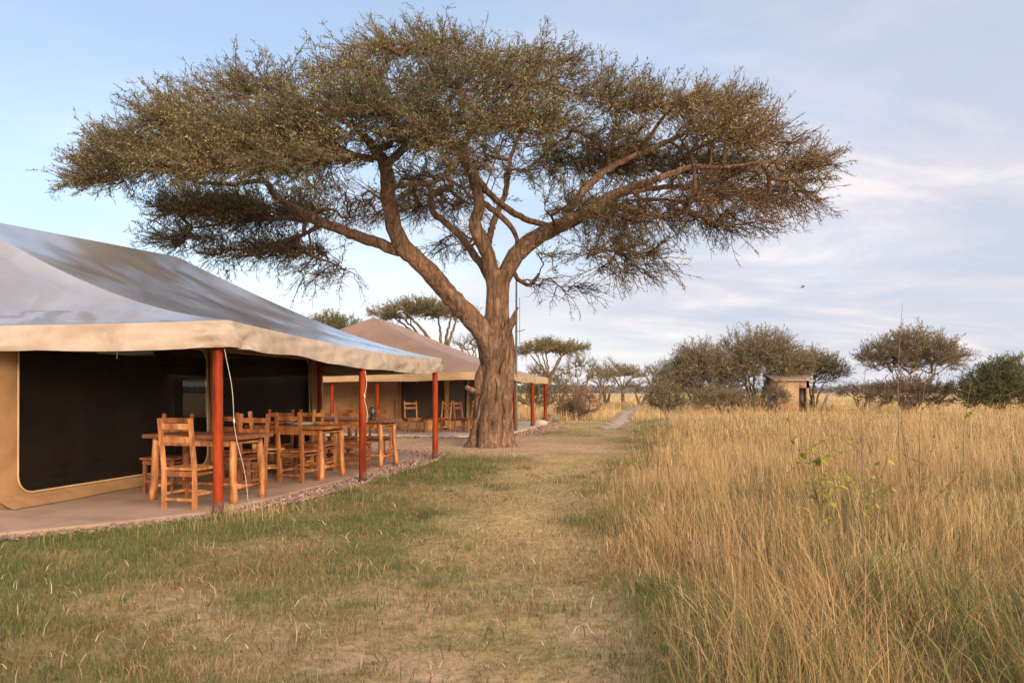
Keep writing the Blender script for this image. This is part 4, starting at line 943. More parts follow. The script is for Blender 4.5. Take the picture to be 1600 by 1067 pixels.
    tg = np.array(tg)
    nbr, tips, tdir = grow(LB, tg, 5, .26, (TX, TY), .0088, .46)
    nbr.build('branches', MAT_TWIG, T)
    # leafiness at the tips from the nearest target
    lf = np.array(lf); near = np.array([lf[np.argmin(np.sum((tg - t) ** 2, 1))] for t in tips])
    ok = rs.rand(len(tips)) < (.35 + .65 * near); tips, tdir, near = tips[ok], tdir[ok], near[ok]
    tdir /= np.linalg.norm(tdir, axis=1)[:, None] + 1e-9
    outw = tips - np.array([TX, TY, 0]); outw[:, 2] = 0; outw /= np.linalg.norm(outw, axis=1)[:, None] + 1e-6
    dirs = .75 * tdir + .6 * outw + rs.randn(len(tips), 3) * .38; dirs[:, 2] += np.where(near > .65, .10, -.25)
    size = rs.uniform(.45, 1.0, len(tips))
    def colr(p, r):
        k = fbm(p[:, 0] * .55 + 5, p[:, 2] * 1.1 + p[:, 1] * .4, 31)[:, None]; warm = np.clip((p[:, :1] - 1.5) / 6, 0, 1)
        olive = np.array([.215, .232, .100]); br = np.array([.295, .222, .105]); dk = np.array([.105, .142, .076])
        a = olive * (1 - sstep(.5, .68, k)) + dk * sstep(.5, .68, k); q = np.clip((1 - sstep(.32, .42, k)) * .6 + .8 * warm, 0, 1)
        return (a * (1 - q) + br * q) * r.uniform(.8, 1.25, (len(p), 1))
    leafy = near > .62
    tw = NB(); lv = NB()
    for sel, pr_, sd in ((leafy, spray_protos(12, 3, 9, 38, .052, tw=.0085), 7), (~leafy, spray_protos(10, 9, 8, 14, .045, .12, tw=.0085), 8)):
        a, b = place_sprays(pr_, tips[sel], dirs[sel], size[sel] * (1 if sd == 7 else 1.05), .45, colr, sd)
        for q, dst in ((a, tw), (b, lv)):
            for i in range(len(q.v)):
                pass
            for vv, ff in zip(q.v, q.f): dst.v.append(vv); dst.f.append(ff - ff.min() + dst.n); dst.n += len(vv)
            dst.c += q.c
    tw.build('twigs', MAT_TWIG, T, smooth=False); lv.build('crown', MAT_LEAF, T, smooth=False)
    print('big tree sprays', len(tips))
big_acacia()

# ---- trees of the plain
PR_FAR = spray_protos(8, 21, 6, 22, .13, 0, .010)
PR_FARSP = spray_protos(8, 22, 6, 9, .11, 0, .012)
def plain_tree(name, px, Y, top, bot, halfw, label, seed, kind='flat', n=170, cols=((.13, .115, .04), (.085, .085, .035)), lean=0.0, cat='tree', group='trees of the savanna behind the camp', leafk=1.0, dead=False, spr=None, dirs_up=.25, base_off=0.0):
    """px: centre of the crown, top/bot: crown rows in the photo, halfw: half width in photo px"""
    rs = np.random.RandomState(seed); k = Y / F; cx = (px - 800) * k; zt = HC + (HOR - top) * k; zb = max(.15, HC + (HOR - bot) * k); hw = halfw * k; bx = cx + base_off * k
    T = empty(name, (bx, Y, 0), label, cat, group); nb = NB(); LB = []
    th = zt - zb
    def limb(p, r0, r1, sides=8):
        q = curve_pts(np.array([[*a, r0 + (r1 - r0) * i / (len(p) - 1)] for i, a in enumerate(p)]), max(.2, hw * .06)); q[1:-1, :3] += rs.randn(len(q) - 2, 3) * .03
        nb.tube(q[:, :3], q[:, 3], sides); LB.append(q)
    if kind == 'flat':
        fz = zb * .62; R = .035 * zt + .06; limb([(bx, Y, -.1), (bx + lean * .3 * hw, Y, fz * .5), (bx + lean * .5 * hw, Y, fz)], R, R * .75)
        m = 6
        for i in range(m):
            a = i / m * 6.283 + rs.rand() * .7; rr = hw * rs.uniform(.45, .75); e = (cx + math.cos(a) * rr, Y + math.sin(a) * rr * .8, zb + th * rs.uniform(.2, .5))
            s = (bx + lean * .5 * hw, Y, fz * rs.uniform(.8, 1)); mid = (s[0] * .55 + e[0] * .45, s[1] * .55 + e[1] * .45, s[2] * .5 + e[2] * .5 + rs.uniform(-.05, .15) * th)
            limb([s, mid, e], R * .5, R * .14, 6)
        u = rs.randn(n, 3); u /= np.linalg.norm(u, axis=1)[:, None]; u *= rs.rand(n, 1) ** .4
        zc = zb + th * (.45 + .12 * np.sin(u[:, 0] * 5 + seed)); tg = np.stack([cx + u[:, 0] * hw, Y + u[:, 1] * hw * .85, zc + u[:, 2] * th * .42 + .16 * th * (1 - u[:, 0] ** 2 - u[:, 1] ** 2)], 1)
    else:
        m = 7
        for i in range(m):
            a = i / m * 6.283 + rs.rand() * .8; rr = hw * rs.uniform(.2, .7); e = (cx + math.cos(a) * rr, Y + math.sin(a) * rr, zt * rs.uniform(.45, .8))
            s = (bx + math.cos(a) * .12, Y + math.sin(a) * .12, -.1); mid = (s[0] * .6 + e[0] * .4 + rs.randn() * .1, s[1] * .6 + e[1] * .4, zt * rs.uniform(.2, .34)); limb([s, mid, e], .035 * zt * .6 + .02, .02, 6)
        u = rs.randn(n, 3); u /= np.linalg.norm(u, axis=1)[:, None]; u *= rs.rand(n, 1) ** .42
        prof = .55 + .45 * np.cos(u[:, 0] * 1.5); lump = (fbm(u[:, 0] * 2.6 + seed, u[:, 1] * 2, seed) - .5) * .5
        hz = (u[:, 2] * .5 + .5) ** (.75 if kind == 'thorn' else 1.0); tg = np.stack([cx + u[:, 0] * hw, Y + u[:, 1] * hw * .8, zb + (zt - zb) * np.clip(hz * (prof + lump), .0, 1.05)], 1)
    nbr, tips, td = grow(LB, tg, seed, max(.25, hw * .07), (bx, Y), .010 * (1 + Y / 90), .46, .2, .009 * (.6 + Y / 90), 4)
    for vv, ff in zip(nbr.v, nbr.f): nb.v.append(vv); nb.f.append(ff - ff.min() + nb.n); nb.n += len(vv)
    nb.build('trunk', MAT_DEADWOOD if dead else MAT_FARBARK, T)
    if dead: 
        td = td / (np.linalg.norm(td, axis=1)[:, None] + 1e-9); d = td + rs.randn(len(td), 3) * .6
        a, b = place_sprays(spray_protos(6, seed, 8, 4, .08, 0, .013), tips, d, rs.uniform(.5, 1.1, len(tips)) * max(.5, hw * .3), .6, lambda p, r: np.array([[.17, .10, .055]]) * r.uniform(.7, 1.3, (len(p), 1)), seed)
        for vv in a.v: vv
        a.build('twigs', MAT_DEADWOOD, T, smooth=False); return T
    td = td / (np.linalg.norm(td, axis=1)[:, None] + 1e-9); o = tips - np.array([bx, Y, zb]); o /= np.linalg.norm(o, axis=1)[:, None] + 1e-6
    d = .6 * td + .6 * o + rs.randn(len(td), 3) * .45; d[:, 2] += dirs_up
    c0, c1 = np.array(cols[0]), np.array(cols[1])
    def colr(p, r):
        q = fbm(p[:, 0] * 1.1 + seed, p[:, 2] * 1.6, seed)[:, None]; q = sstep(.35, .65, q); return (c0 * (1 - q) + c1 * q) * r.uniform(.8, 1.2, (len(p), 1))
    sz = rs.uniform(.6, 1.15, len(tips)) * (spr or max(.45, min(1.3, hw * .22)))
    a, b = place_sprays(PR_FAR if leafk > .6 else PR_FARSP, tips, d, sz, .5, colr, seed + 1)
    a.build('twigs', MAT_FARBARK, T, smooth=False); b.build('crown', MAT_LEAF, T, smooth=False); return T
GREEN = ((.185, .185, .055), (.13, .14, .05)); OLIVE = ((.22, .195, .085), (.16, .15, .07)); GREY = ((.225, .20, .11), (.17, .16, .09)); DKGR = ((.062, .085, .03), (.10, .115, .042))
plain_tree('acacia_tree', 506, 48, 499, 545, 82, 'flat green acacia crown showing over the near tent roof', 101, n=330, cols=GREEN, spr=.6)
plain_tree('acacia_tree', 662, 44, 477, 500, 86, 'open flat topped acacia rising behind the far tent peak', 102, n=300, cols=OLIVE, base_off=30, spr=.55)
plain_tree('acacia_tree', 860, 62, 537, 556, 58, 'flat topped acacia on a bare forked trunk just beyond the far awning', 103, n=240, cols=((.24, .2, .07), (.17, .145, .055)), base_off=-2)
plain_tree('thorn_bush', 836, 50, 570, 640, 34, 'dark bushy thicket behind the posts of the far awning', 104, 'bush', 190, ((.16, .13, .07), (.115, .1, .055)), group='bushes and dry brush of the plain')
plain_tree('thorn_tree', 905, 57, 552, 600, 46, 'ragged half dead thorn tree with twisted bare limbs by the dry brush pile', 105, 'thorn', 120, GREY, leafk=.3)
plain_tree('dry_brush', 905, 42, 598, 652, 36, 'tangle of reddish dead branches lying left of the stony path', 106, 'bush', 110, dead=True, cat='brush', group='bushes and dry brush of the plain')
plain_tree('dry_brush', 895, 39, 630, 655, 24, 'low dark heap of dry brush at the foot of the dead branches', 107, 'bush', 150, ((.16, .095, .06), (.12, .075, .05)), cat='brush', group='bushes and dry brush of the plain', leafk=.3)
plain_tree('acacia_tree', 973, 80, 573, 594, 38, 'distant double topped flat acacia right of the twisted thorn tree', 108, n=170, cols=GREY)
plain_tree('acacia_tree', 1018, 88, 574, 592, 22, 'distant small acacia standing at the head of the stony path', 109, n=90, cols=GREY)
plain_tree('acacia_tree', 938, 95, 578, 596, 24, 'distant low acacia half lost behind the twisted thorn tree', 110, n=90, cols=GREY)
plain_tree('thorn_tree', 1052, 62, 566, 618, 40, 'low grey green thorn tree closing the gap between path and hut thicket', 125, 'thorn', 220, GREY, leafk=.5)
plain_tree('thorn_bush', 1345, 62, 596, 624, 40, 'thin scrub on the plain between the hut and the lone thorn tree', 126, 'bush', 110, OLIVE, group='bushes and dry brush of the plain', leafk=.5)
plain_tree('thorn_tree', 948, 72, 562, 606, 30, 'leaning bare limbed thorn tree left of the double topped acacia', 122, 'thorn', 130, GREY, leafk=.4)
plain_tree('thorn_bush', 1000, 76, 590, 612, 34, 'low grey scrub beneath the distant acacias at the path head', 123, 'bush', 120, GREY, group='bushes and dry brush of the plain', leafk=.5)
plain_tree('thorn_bush', 872, 70, 580, 618, 34, 'olive bush under the flat acacia beyond the far awning', 124, 'bush', 150, OLIVE, group='bushes and dry brush of the plain')
plain_tree('thorn_tree', 1090, 57, 543, 624, 62, 'grey thorn tree sloping down beside the path, lowest of the hut thicket', 111, 'thorn', 420, GREY, spr=.95, leafk=.5)
plain_tree('thorn_tree', 1184, 58, 514, 618, 84, 'tallest rounded thorn tree of the thicket just left of the hut', 112, 'thorn', 560, OLIVE, leafk=.5, spr=1.0)
plain_tree('thorn_tree', 1270, 60, 553, 604, 50, 'spreading thorn tree whose twigs hang over the tin roofed hut', 113, 'thorn', 280, OLIVE, spr=.95, leafk=.5)
plain_tree('thorn_tree', 1425, 54, 522, 590, 82, 'open crowned thorn tree standing alone between hut and dark green bush', 114, 'thorn', 420, ((.22, .165, .09), (.16, .125, .075)), base_off=-10, leafk=.5, spr=.95)
plain_tree('thorn_bush', 1425, 50, 592, 634, 78, 'brown scrub under the lone thorn tree', 115, 'bush', 200, ((.21, .155, .085), (.16, .12, .07)), group='bushes and dry brush of the plain')
plain_tree('leafy_bush', 1560, 46, 567, 640, 62, 'dense dark green leafy bush rising out of the tall grass', 116, 'bush', 420, DKGR, cat='bush', group='bushes and dry brush of the plain', spr=.7)
plain_tree('acacia_tree', 1620, 58, 556, 590, 48, 'low acacia crown peeping over the dark green bush', 117, n=120, cols=OLIVE)
plain_tree('thorn_bush', 1040, 46, 600, 640, 32, 'low greyish green shrub at the bend of the stony path', 118, 'bush', 130, ((.17, .165, .085), (.13, .13, .075)), group='bushes and dry brush of the plain')
plain_tree('thorn_bush', 1130, 50, 611, 640, 66, 'long low olive scrub at the foot of the thorn thicket', 119, 'bush', 220, ((.19, .165, .08), (.15, .125, .065)), group='bushes and dry brush of the plain')
plain_tree('acacia_tree', 745, 60, 520, 556, 40, 'sparse acacia glimpsed between far tent roof and big trunk', 120, n=110, cols=OLIVE, leafk=.4)

plain_tree('thorn_bush', 1214, 51, 596, 634, 22, 'small twiggy scrub half covering the front of the hut', 121, 'bush', 110, ((.16, .125, .07), (.12, .095, .055)), group='bushes and dry brush of the plain', leafk=.4)

def far_woods():
    rs = np.random.RandomState(77); n = 9000; Y = rs.uniform(650, 1000, n); x = rs.uniform(-.5, .95, n) * Y; h = 3.5 + 6.5 * fbm(x * .012, Y * .004, 4) ** 1.5
    z = rs.rand(n) * h; a = rs.randn(n, 3); a /= np.linalg.norm(a, axis=1)[:, None]; b = np.cross(a, rs.randn(n, 3)); b /= np.linalg.norm(b, axis=1)[:, None]; c = np.stack([x, Y, z], 1); s = rs.uniform(1.2, 2.6, n)[:, None]
    V = np.stack([c - a * s, c + b * s, c + a * s, c - b * s], 1).reshape(-1, 3); col = np.array([.15, .15, .155]) * rs.uniform(.8, 1.2, (n, 1))  # bluish grey of distance haze put into the leaf colour
    o = npmesh('distant_woods', V, np.arange(n * 4).reshape(-1, 4), MAT_LEAF, None, np.repeat(col, 4, 0)); o['kind'] = 'stuff'; o['label'] = 'thin haze-grey line of woodland along the horizon'; o['category'] = 'woods'
far_woods()

# ------------------------------------------------------------------ grass
def blades(x, y, z, h, w, az, bend, col0, col1, segs, face=None, curl=1.8, seed=0):
    """tapered blades bending towards az; per blade colours at foot and tip -> verts, quads, cols"""
    n = len(x); t = np.linspace(0, 1, segs + 1)[None]; rs = np.random.RandomState(seed)
    fa = az + rs.uniform(-1.2, 1.2, n) + math.pi / 2 if face is None else face
    ang = bend[:, None] * t ** curl; ds = h[:, None] / segs
    ax_ = np.cumsum(np.concatenate([np.zeros((n, 1)), (np.sin((ang[:, 1:] + ang[:, :-1]) / 2) * ds)], 1), 1); az_ = np.cumsum(np.concatenate([np.zeros((n, 1)), (np.cos((ang[:, 1:] + ang[:, :-1]) / 2) * ds)], 1), 1)
    cx = x[:, None] + np.cos(az)[:, None] * ax_; cy = y[:, None] + np.sin(az)[:, None] * ax_; cz = z[:, None] + az_
    ww = w[:, None] * .5 * (1 - .9 * t ** 1.6); dx = np.cos(fa)[:, None] * ww; dy = np.sin(fa)[:, None] * ww
    V = np.stack([np.stack([cx - dx, cy - dy, cz], -1), np.stack([cx + dx, cy + dy, cz], -1)], 2)      # n, s+1, 2, 3
    c = col0[:, None] * (1 - t[..., None]) + col1[:, None] * t[..., None]; C = np.repeat(c[:, :, None], 2, 2)
    b = (np.arange(n) * (segs + 1) * 2)[:, None] + np.arange(segs)[None] * 2
    f = np.stack([b, b + 1, b + 3, b + 2], -1).reshape(-1, 4)
    return V.reshape(-1, 3), f, C.reshape(-1, 3), np.stack([cx[:, -1], cy[:, -1], cz[:, -1]], 1)
def stuff(nb, name, label, cat='grass', mat=None):
    o = nb.build(name, mat or MAT_GRASS, None, smooth=False); o['kind'] = 'stuff'; o['label'] = label; o['category'] = cat; return o

def pal(rs, n, table, wts):
    t = np.array(table); i = rs.choice(len(t), n, p=np.array(wts) / np.sum(wts)); return t[i] * rs.uniform(.75, 1.25, (n, 1))
STRAW = [(.58, .415, .205), (.48, .325, .155), (.68, .52, .31), (.42, .25, .12), (.54, .415, .205)]
RUST = [(.40, .22, .10), (.34, .18, .085), (.46, .27, .14)]
OLG = [(.145, .16, .052), (.115, .135, .045), (.21, .20, .07), (.10, .12, .046)]

def tall_grass():
    rs = np.random.RandomState(50); nb = NB(); tot = 0
    # (near, far, understorey per m2, stems per m2, width factor, segments)
    bands = [(2.9, 5.2, 1500, 420, 1.0, 4), (5.2, 8, 1050, 330, 1.1, 4), (8, 12, 560, 150, 1.3, 3), (12, 18, 270, 80, 1.8, 3), (18, 28, 100, 38, 2.6, 3), (28, 45, 30, 18, 4.4, 2), (45, 75, 8, 6, 8, 2), (75, 130, 2.0, 1.6, 14, 2)]
    for (y0, y1, d0, d1, wk, sg) in bands:
        for layer, den in ((0, d0), (1, d1)):
            xmin = tall_edge(y0) - 1.6; xmax = .66 * y1 + 1.2; n = int((xmax - xmin) * (y1 - y0) * den)
            per = 64 if layer == 0 else 30
            nc = max(40, n // per); cxx = rs.uniform(xmin, xmax, nc); cyy = rs.uniform(y0, y1, nc); ci = rs.randint(0, nc, n); spread = (.10 if layer == 0 else .075) + .007 * y0
            csz = rs.gamma(2.2, .45, nc)                                   # tussocks of every size
            ox = rs.randn(n) * spread * (.5 + csz[ci]); oy = rs.randn(n) * spread * (.5 + csz[ci]); loose = rs.rand(n) < (.14 if layer == 0 else .25)
            x = np.where(loose, rs.uniform(xmin, xmax, n), cxx[ci] + ox); y = np.where(loose, rs.uniform(y0, y1, n), cyy[ci] + oy)
            t = tallness(x, y); vis = (x < .655 * y + 1.0) & (t > 0) & ((path_d(x, y) > .8) | (y > 66)) & (rs.rand(n) < np.where(y < 6.5, .4, .10) + .90 * sstep(.34, .5, fbm(x * 1.6, y * 1.1, 55))); x, y, t, ci, ox, oy, loose = [q[vis] for q in (x, y, t, ci, ox, oy, loose)]; n = len(x)
            hn = sstep(.28, .72, fbm(x * .95, y * .6, 12)); big = fbm(x * .28 + 3, y * .2, 17); ch = np.clip(.42 + .52 * csz, .45, 1.7)[ci]
            rise = sstep(-.25, .75 + .04 * y, t)
            far = sstep(5, 11, y)
            if layer == 0: h = (.16 + .22 * rise + .10 * far * rise) * (.6 + .8 * hn) * ch * rs.uniform(.5, 1.3, n)
            else: h = (.26 + .30 * rise + .24 * far * rise) * (.45 + .65 * hn + .45 * big) * (.7 + .3 * ch) * rs.uniform(.6, 1.25, n)
            h = h * (1 + .55 * sstep(9, 14, y) * (sstep(.52, .70, fbm(x * .55, y * .3, 88)) - .35)); h = np.minimum(h, 1.22)
            nearz = 1 - sstep(4.2, 6.4, y + (hn - .5) * 2)
            h = np.where((layer == 1) & (rs.rand(n) < .6 * nearz), h * .45, h) * (1 + .35 * nearz * (layer == 0))
            lean = np.where(loose, rs.uniform(0, 6.28, n), np.arctan2(oy, ox) + rs.randn(n) * .6); edge = np.exp(-t / .45)
            lean = np.where(rs.rand(n) < .6 * edge, math.pi + rs.randn(n) * .7, lean)
            wind = rs.rand(n) < .45; lean = np.where(wind, 2.4 + 2.0 * (fbm(x * .5, y * .5, 90) - .5) * 3 + rs.randn(n) * .4, lean)
            bend = np.abs(rs.randn(n)) * (.85 if layer == 0 else .62) + (.40 if layer == 0 else .20) + .6 * edge * rs.rand(n)
            bend = bend + nearz * rs.uniform(0, .9, n) * (layer == 0)
            rel = np.hypot(ox, oy) / (spread * (.5 + csz[ci])); bend = bend + np.where(loose, 0, .30 * np.minimum(rel, 2)); h = h * np.where(loose, .9, 1.12 - .22 * np.minimum(rel, 2))
            wild = rs.rand(n) < (.36 if layer == 0 else .24); bend = np.where(wild, bend + rs.uniform(.5, 1.3, n), bend)
            g = sstep(.38, .60, fbm(x * .55 + 9, y * .5, 61)) * (1 - sstep(7.5, 12, y)) * sstep(.8, 2.0, t) + .30 * (1 - sstep(4, 5.5, y)) + .30 * sstep(.48, .66, fbm(x * .35, y * .22, 62))
            g = np.clip(g, 0, 1) * (.68 if layer == 0 else .35); thin = (layer == 1) & (rs.rand(n) < .72 * np.clip(g, 0, 1)); h = np.where(thin, h * .35, h)
            isg = rs.rand(n) < g; rz = np.clip(sstep(.52, .68, fbm(x * .8, y * .8, 63)) + 1.6 * np.exp(-((x - 1.75) / .5) ** 2 - ((y - 4.3) / .5) ** 2), 0, 1.8); rus = rs.rand(n) < (.11 + .45 * rz * (1 - sstep(9, 14, y)))
            s = pal(rs, n, STRAW, [3, 3, 2, 1.4, 2]); r_ = pal(rs, n, RUST, [1, 1, 1]); gr = pal(rs, n, OLG, [1, 1, 1, 1])
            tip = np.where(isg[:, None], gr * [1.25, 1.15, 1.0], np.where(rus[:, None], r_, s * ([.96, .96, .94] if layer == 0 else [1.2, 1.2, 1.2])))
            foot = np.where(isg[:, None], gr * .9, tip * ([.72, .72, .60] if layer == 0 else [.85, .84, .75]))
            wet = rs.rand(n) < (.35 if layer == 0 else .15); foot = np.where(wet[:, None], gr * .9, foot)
            w = rs.uniform(.0020, .0042, n) * wk * np.where(isg, 1.6, 1.0) * (1.0 if layer == 0 else .62) * np.where(y < 8, 1.2, 1)
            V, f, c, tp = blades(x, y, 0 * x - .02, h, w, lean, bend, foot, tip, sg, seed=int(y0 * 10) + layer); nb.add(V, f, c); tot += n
            if layer == 1 and y0 < 45:                                      # feathery seed heads
                k = (rs.rand(n) < .33) & ~isg; m = k.sum(); tpk = tp[k]
                for q in range(3):
                    oz = rs.uniform(-.16, .0, m); hh = rs.uniform(.05, .13, m)
                    V, f, c, _ = blades(tpk[:, 0] + rs.randn(m) * .006, tpk[:, 1] + rs.randn(m) * .006, tpk[:, 2] + oz, hh, rs.uniform(.0016, .0034, m) * wk, lean[k] + rs.randn(m) * .9, np.clip(bend[k] * .9 + rs.uniform(.1, .7, m), 0, 1.9), s[k] * [1.05, 1.0, .95], s[k] * [1.2, 1.12, 1.05], 2, seed=q); nb.add(V, f, c)
    print('tall blades', tot)
    stuff(nb, 'tall_grass', 'tall dry golden savanna grass beside the lawn')
tall_grass()

def field_left():
    """knee-high straw beyond the tents and along the path, left of the tall stand"""
    rs = np.random.RandomState(52); nb = NB()
    for (y0, y1, den, wk) in ((33, 48, 34, 4.5), (48, 75, 13, 8), (75, 140, 3.4, 15)):
        xmin = -.08 * y0 - 2; xmax = tall_edge(y1) + 1; n = int((xmax - xmin) * (y1 - y0) * den); x = rs.uniform(xmin, xmax, n); y = rs.uniform(y0, y1, n)
        e = np.where(y < 40, 3.2 - .0 * y, np.interp(y, [40, 60, 90], [3.2, 3, -9])); lawn = (x > 1.9 + .15 * (y - 33)) & (y < 38)
        k = (tallness(x, y) < .2) & (path_d(x, y) > .6) & ~inside(PATIO2 + np.array([.8, 0]), x, y) & ~lawn & (fbm(x * .25, y * .2, 5) > .3); x, y = x[k], y[k]; n = len(x)
        h = rs.uniform(.2, .62, n) * (.6 + .8 * fbm(x * .3, y * .3, 8)); s = pal(rs, n, STRAW, [3, 3, 3, .6, 2]); V, f, c, _ = blades(x, y, 0 * x, h, rs.uniform(.004, .007, n) * wk, rs.uniform(0, 6.28, n), np.abs(rs.randn(n)) * .4 + .1, s * .8, s, 2, seed=3); nb.add(V, f, c)
    stuff(nb, 'straw_grass', 'pale straw coloured grass on the plain behind the tents')
field_left()

def lawn():
    rs = np.random.RandomState(51); nb = NB(); tot = 0
    bands = [(3.0, 4.6, 4600, .95), (4.6, 6.5, 3700, 1.05), (6.5, 9, 2500, 1.25), (9, 13, 1300, 1.7), (13, 19, 560, 2.5), (19, 28, 200, 4.0), (28, 40, 70, 6.5)]
    for (y0, y1, den, wk) in bands:
        xmin = max(-.66 * y1 - .5, -7.5); xmax = tall_edge(y1) + .9; n = int((xmax - xmin) * (y1 - y0) * den)
        x = rs.uniform(xmin, xmax, n); y = rs.uniform(y0, y1, n)
        nc = n // 22; ccx = rs.uniform(xmin, xmax, nc); ccy = rs.uniform(y0, y1, nc); ci = rs.randint(0, nc, n); tf = rs.rand(n) < .5; sp = .035 + .006 * y0
        x = np.where(tf, ccx[ci] + rs.randn(n) * sp, x); y = np.where(tf, ccy[ci] + rs.randn(n) * sp, y)
        d = dirtness(x, y); tr = trail(x, y); g = greenness(x, y)
        gv = inside(GRAV, x, y); edge_in = gv & ~inside(PATIO + np.array([.32, -.22]), x, y)
        keep = (~gv | (edge_in & (rs.rand(n) < .25))) & ~inside(PATIO2 + np.array([.35, -.5]), x, y) & ~inside(PATIO2, x, y) & (path_d(x, y) > .38) & (tallness(x, y) < .5) & (x > -.66 * y - .6) & (rs.rand(n) > d * .96) & (np.hypot(x - TX, y - TY) > .75)
        keep &= rs.rand(n) < (.35 + .65 * sstep(.30, .52, fbm(x * 1.7, y * 1.7, 40)) * (1 - .35 * tr))
        keep &= ~((y > 16.5) & (x < -2.6))
        x, y, d, tr, g, tf, ci = [q[keep] for q in (x, y, d, tr, g, tf, ci)]; n = len(x)
        patch = fbm(x * 1.1, y * 1.1, 44); ht = .016 + .034 * sstep(.35, .75, patch) + .016 * g
        ed = sstep(-.7, .3, tallness(x, y)); ht = ht * (1 - .5 * tr) * (1 + 2.4 * ed)
        h = ht * rs.uniform(.5, 1.5, n) * np.where(tf, rs.uniform(.8, 1.5, nc)[ci], 1)
        fall = rs.rand(n) < (.45 + .3 * tr); bend = np.where(fall, rs.uniform(1.2, 1.65, n), np.abs(rs.randn(n)) * .6 + .45)
        isg = rs.rand(n) < np.clip(.10 + .18 * (1 - tr) + .92 * g, 0, .95)
        s = pal(rs, n, [(.46, .33, .17), (.38, .26, .13), (.54, .41, .24), (.33, .20, .10)], [3, 3, 2, 1.4]); gr = pal(rs, n, [(.165, .195, .055), (.13, .165, .05), (.21, .22, .075), (.11, .16, .058)], [1, 1, 1, 1])
        brn = (rs.rand(n) < (1 - tr) * (.25 + .5 * sstep(.45, .65, fbm(x * 1.3 + 7, y * 1.3, 47))))[:, None]; s = np.where(brn, s * [.66, .60, .56], s)
        tip = np.where(isg[:, None], gr * 1.15, s); foot = np.where(isg[:, None], gr * .8, s * .8)
        w = rs.uniform(.0022, .0042, n) * wk * np.where(isg, 1.15, 1)
        V, f, c, _ = blades(x, y, np.where(fall, .006, 0.) + (fbm(x * 1.1, y * 1.1, 2) - .5) * .05 * (1 - sstep(28, 40, y)) + (fbm(x * 3.1, y * 3.1, 3, 2) - .5) * .025 * (1 - sstep(28, 40, y)) - .004, h * np.where(fall, 1.5, 1), w, rs.uniform(0, 6.28, n), bend, foot, tip, 2, curl=.8 if False else 1.2, seed=int(y0 * 7)); nb.add(V, f, c); tot += n
    # straggling tufts of dry grass in the gravel edge and round the first post
    for (px, py, k, gr_) in ((350, 806, 70, .1), (420, 800, 60, .1), (405, 815, 60, .3), (355, 820, 50, .2), (640, 740, 60, .8), (600, 752, 60, .9), (545, 768, 50, .7), (250, 838, 50, .5), (120, 845, 60, .9), (60, 850, 50, .8), (470, 795, 40, .5), (300, 832, 40, .5)):
        c = G(px, py); k *= 2; x = c[0] + rs.randn(k) * .13; y = c[1] + rs.randn(k) * .12; isg = rs.rand(k) < gr_
        col = np.where(isg[:, None], pal(rs, k, [(.14, .19, .045), (.1, .15, .04)], [1, 1]), pal(rs, k, STRAW, [1, 1, 1, 1, 1])); V, f, cc, _ = blades(x, y, 0 * x, rs.uniform(.06, .17, k), rs.uniform(.003, .006, k), rs.uniform(0, 6.28, k), rs.uniform(.3, 1.3, k), col * .8, col, 3, seed=px); nb.add(V, f, cc)
    nt_ = 900; tx = rs.uniform(-6, 3, nt_); ty = 3.2 + 12 * rs.rand(nt_) ** 1.4
    k = ~inside(GRAV, tx, ty) & (tallness(tx, ty) < .3) & (np.abs(tx) < .68 * ty) & (rs.rand(nt_) > .8 * trail(tx, ty)); tx, ty = tx[k], ty[k]; m = 46
    x = np.repeat(tx, m); y = np.repeat(ty, m); sz = np.repeat(rs.gamma(2, .5, len(tx)), m); n = len(x); x = x + rs.randn(n) * .035 * (1 + sz); y = y + rs.randn(n) * .035 * (1 + sz)
    tg_ = np.repeat(rs.rand(len(tx)) < .22 + .6 * greenness(tx, ty), m) & (rs.rand(n) < .85); tc_ = np.repeat(rs.uniform(.6, 1.15, len(tx)), m)[:, None]
    c = np.where(tg_[:, None], pal(rs, n, [(.13, .165, .055), (.10, .135, .05), (.17, .19, .075)], [1, 1, 1]), pal(rs, n, [(.40, .27, .14), (.30, .18, .09), (.48, .35, .2)], [2, 1.4, 1])) * tc_
    V, f, cc, _ = blades(x, y, 0 * x - .005, rs.uniform(.03, .085, n) * (.6 + .5 * sz), rs.uniform(.0025, .0045, n) * (1 + y / 14), rs.uniform(0, 6.28, n), rs.uniform(.3, 1.6, n), c * .75, c, 3, seed=9); nb.add(V, f, cc)
    n = 6500; x = rs.uniform(-5.5, 2, n); y = 3.2 + 11 * rs.rand(n) ** 1.5; k = ~inside(GRAV, x, y) & (tallness(x, y) < .2); x, y = x[k], y[k]; n = len(x)
    c = pal(rs, n, [(.16, .095, .055), (.10, .065, .04), (.5, .4, .27), (.24, .15, .09)], [1, 1, 1.4, 1])
    V, f, cc, _ = blades(x, y, 0 * x + .018, rs.uniform(.04, .2, n), rs.uniform(.003, .008, n), rs.uniform(0, 6.28, n), rs.uniform(1.45, 1.62, n), c, c, 3, curl=.15, seed=10); nb.add(V, f, cc)
    print('lawn blades', tot)
    stuff(nb, 'lawn_grass', 'short patchy green and straw coloured lawn grass')
lawn()

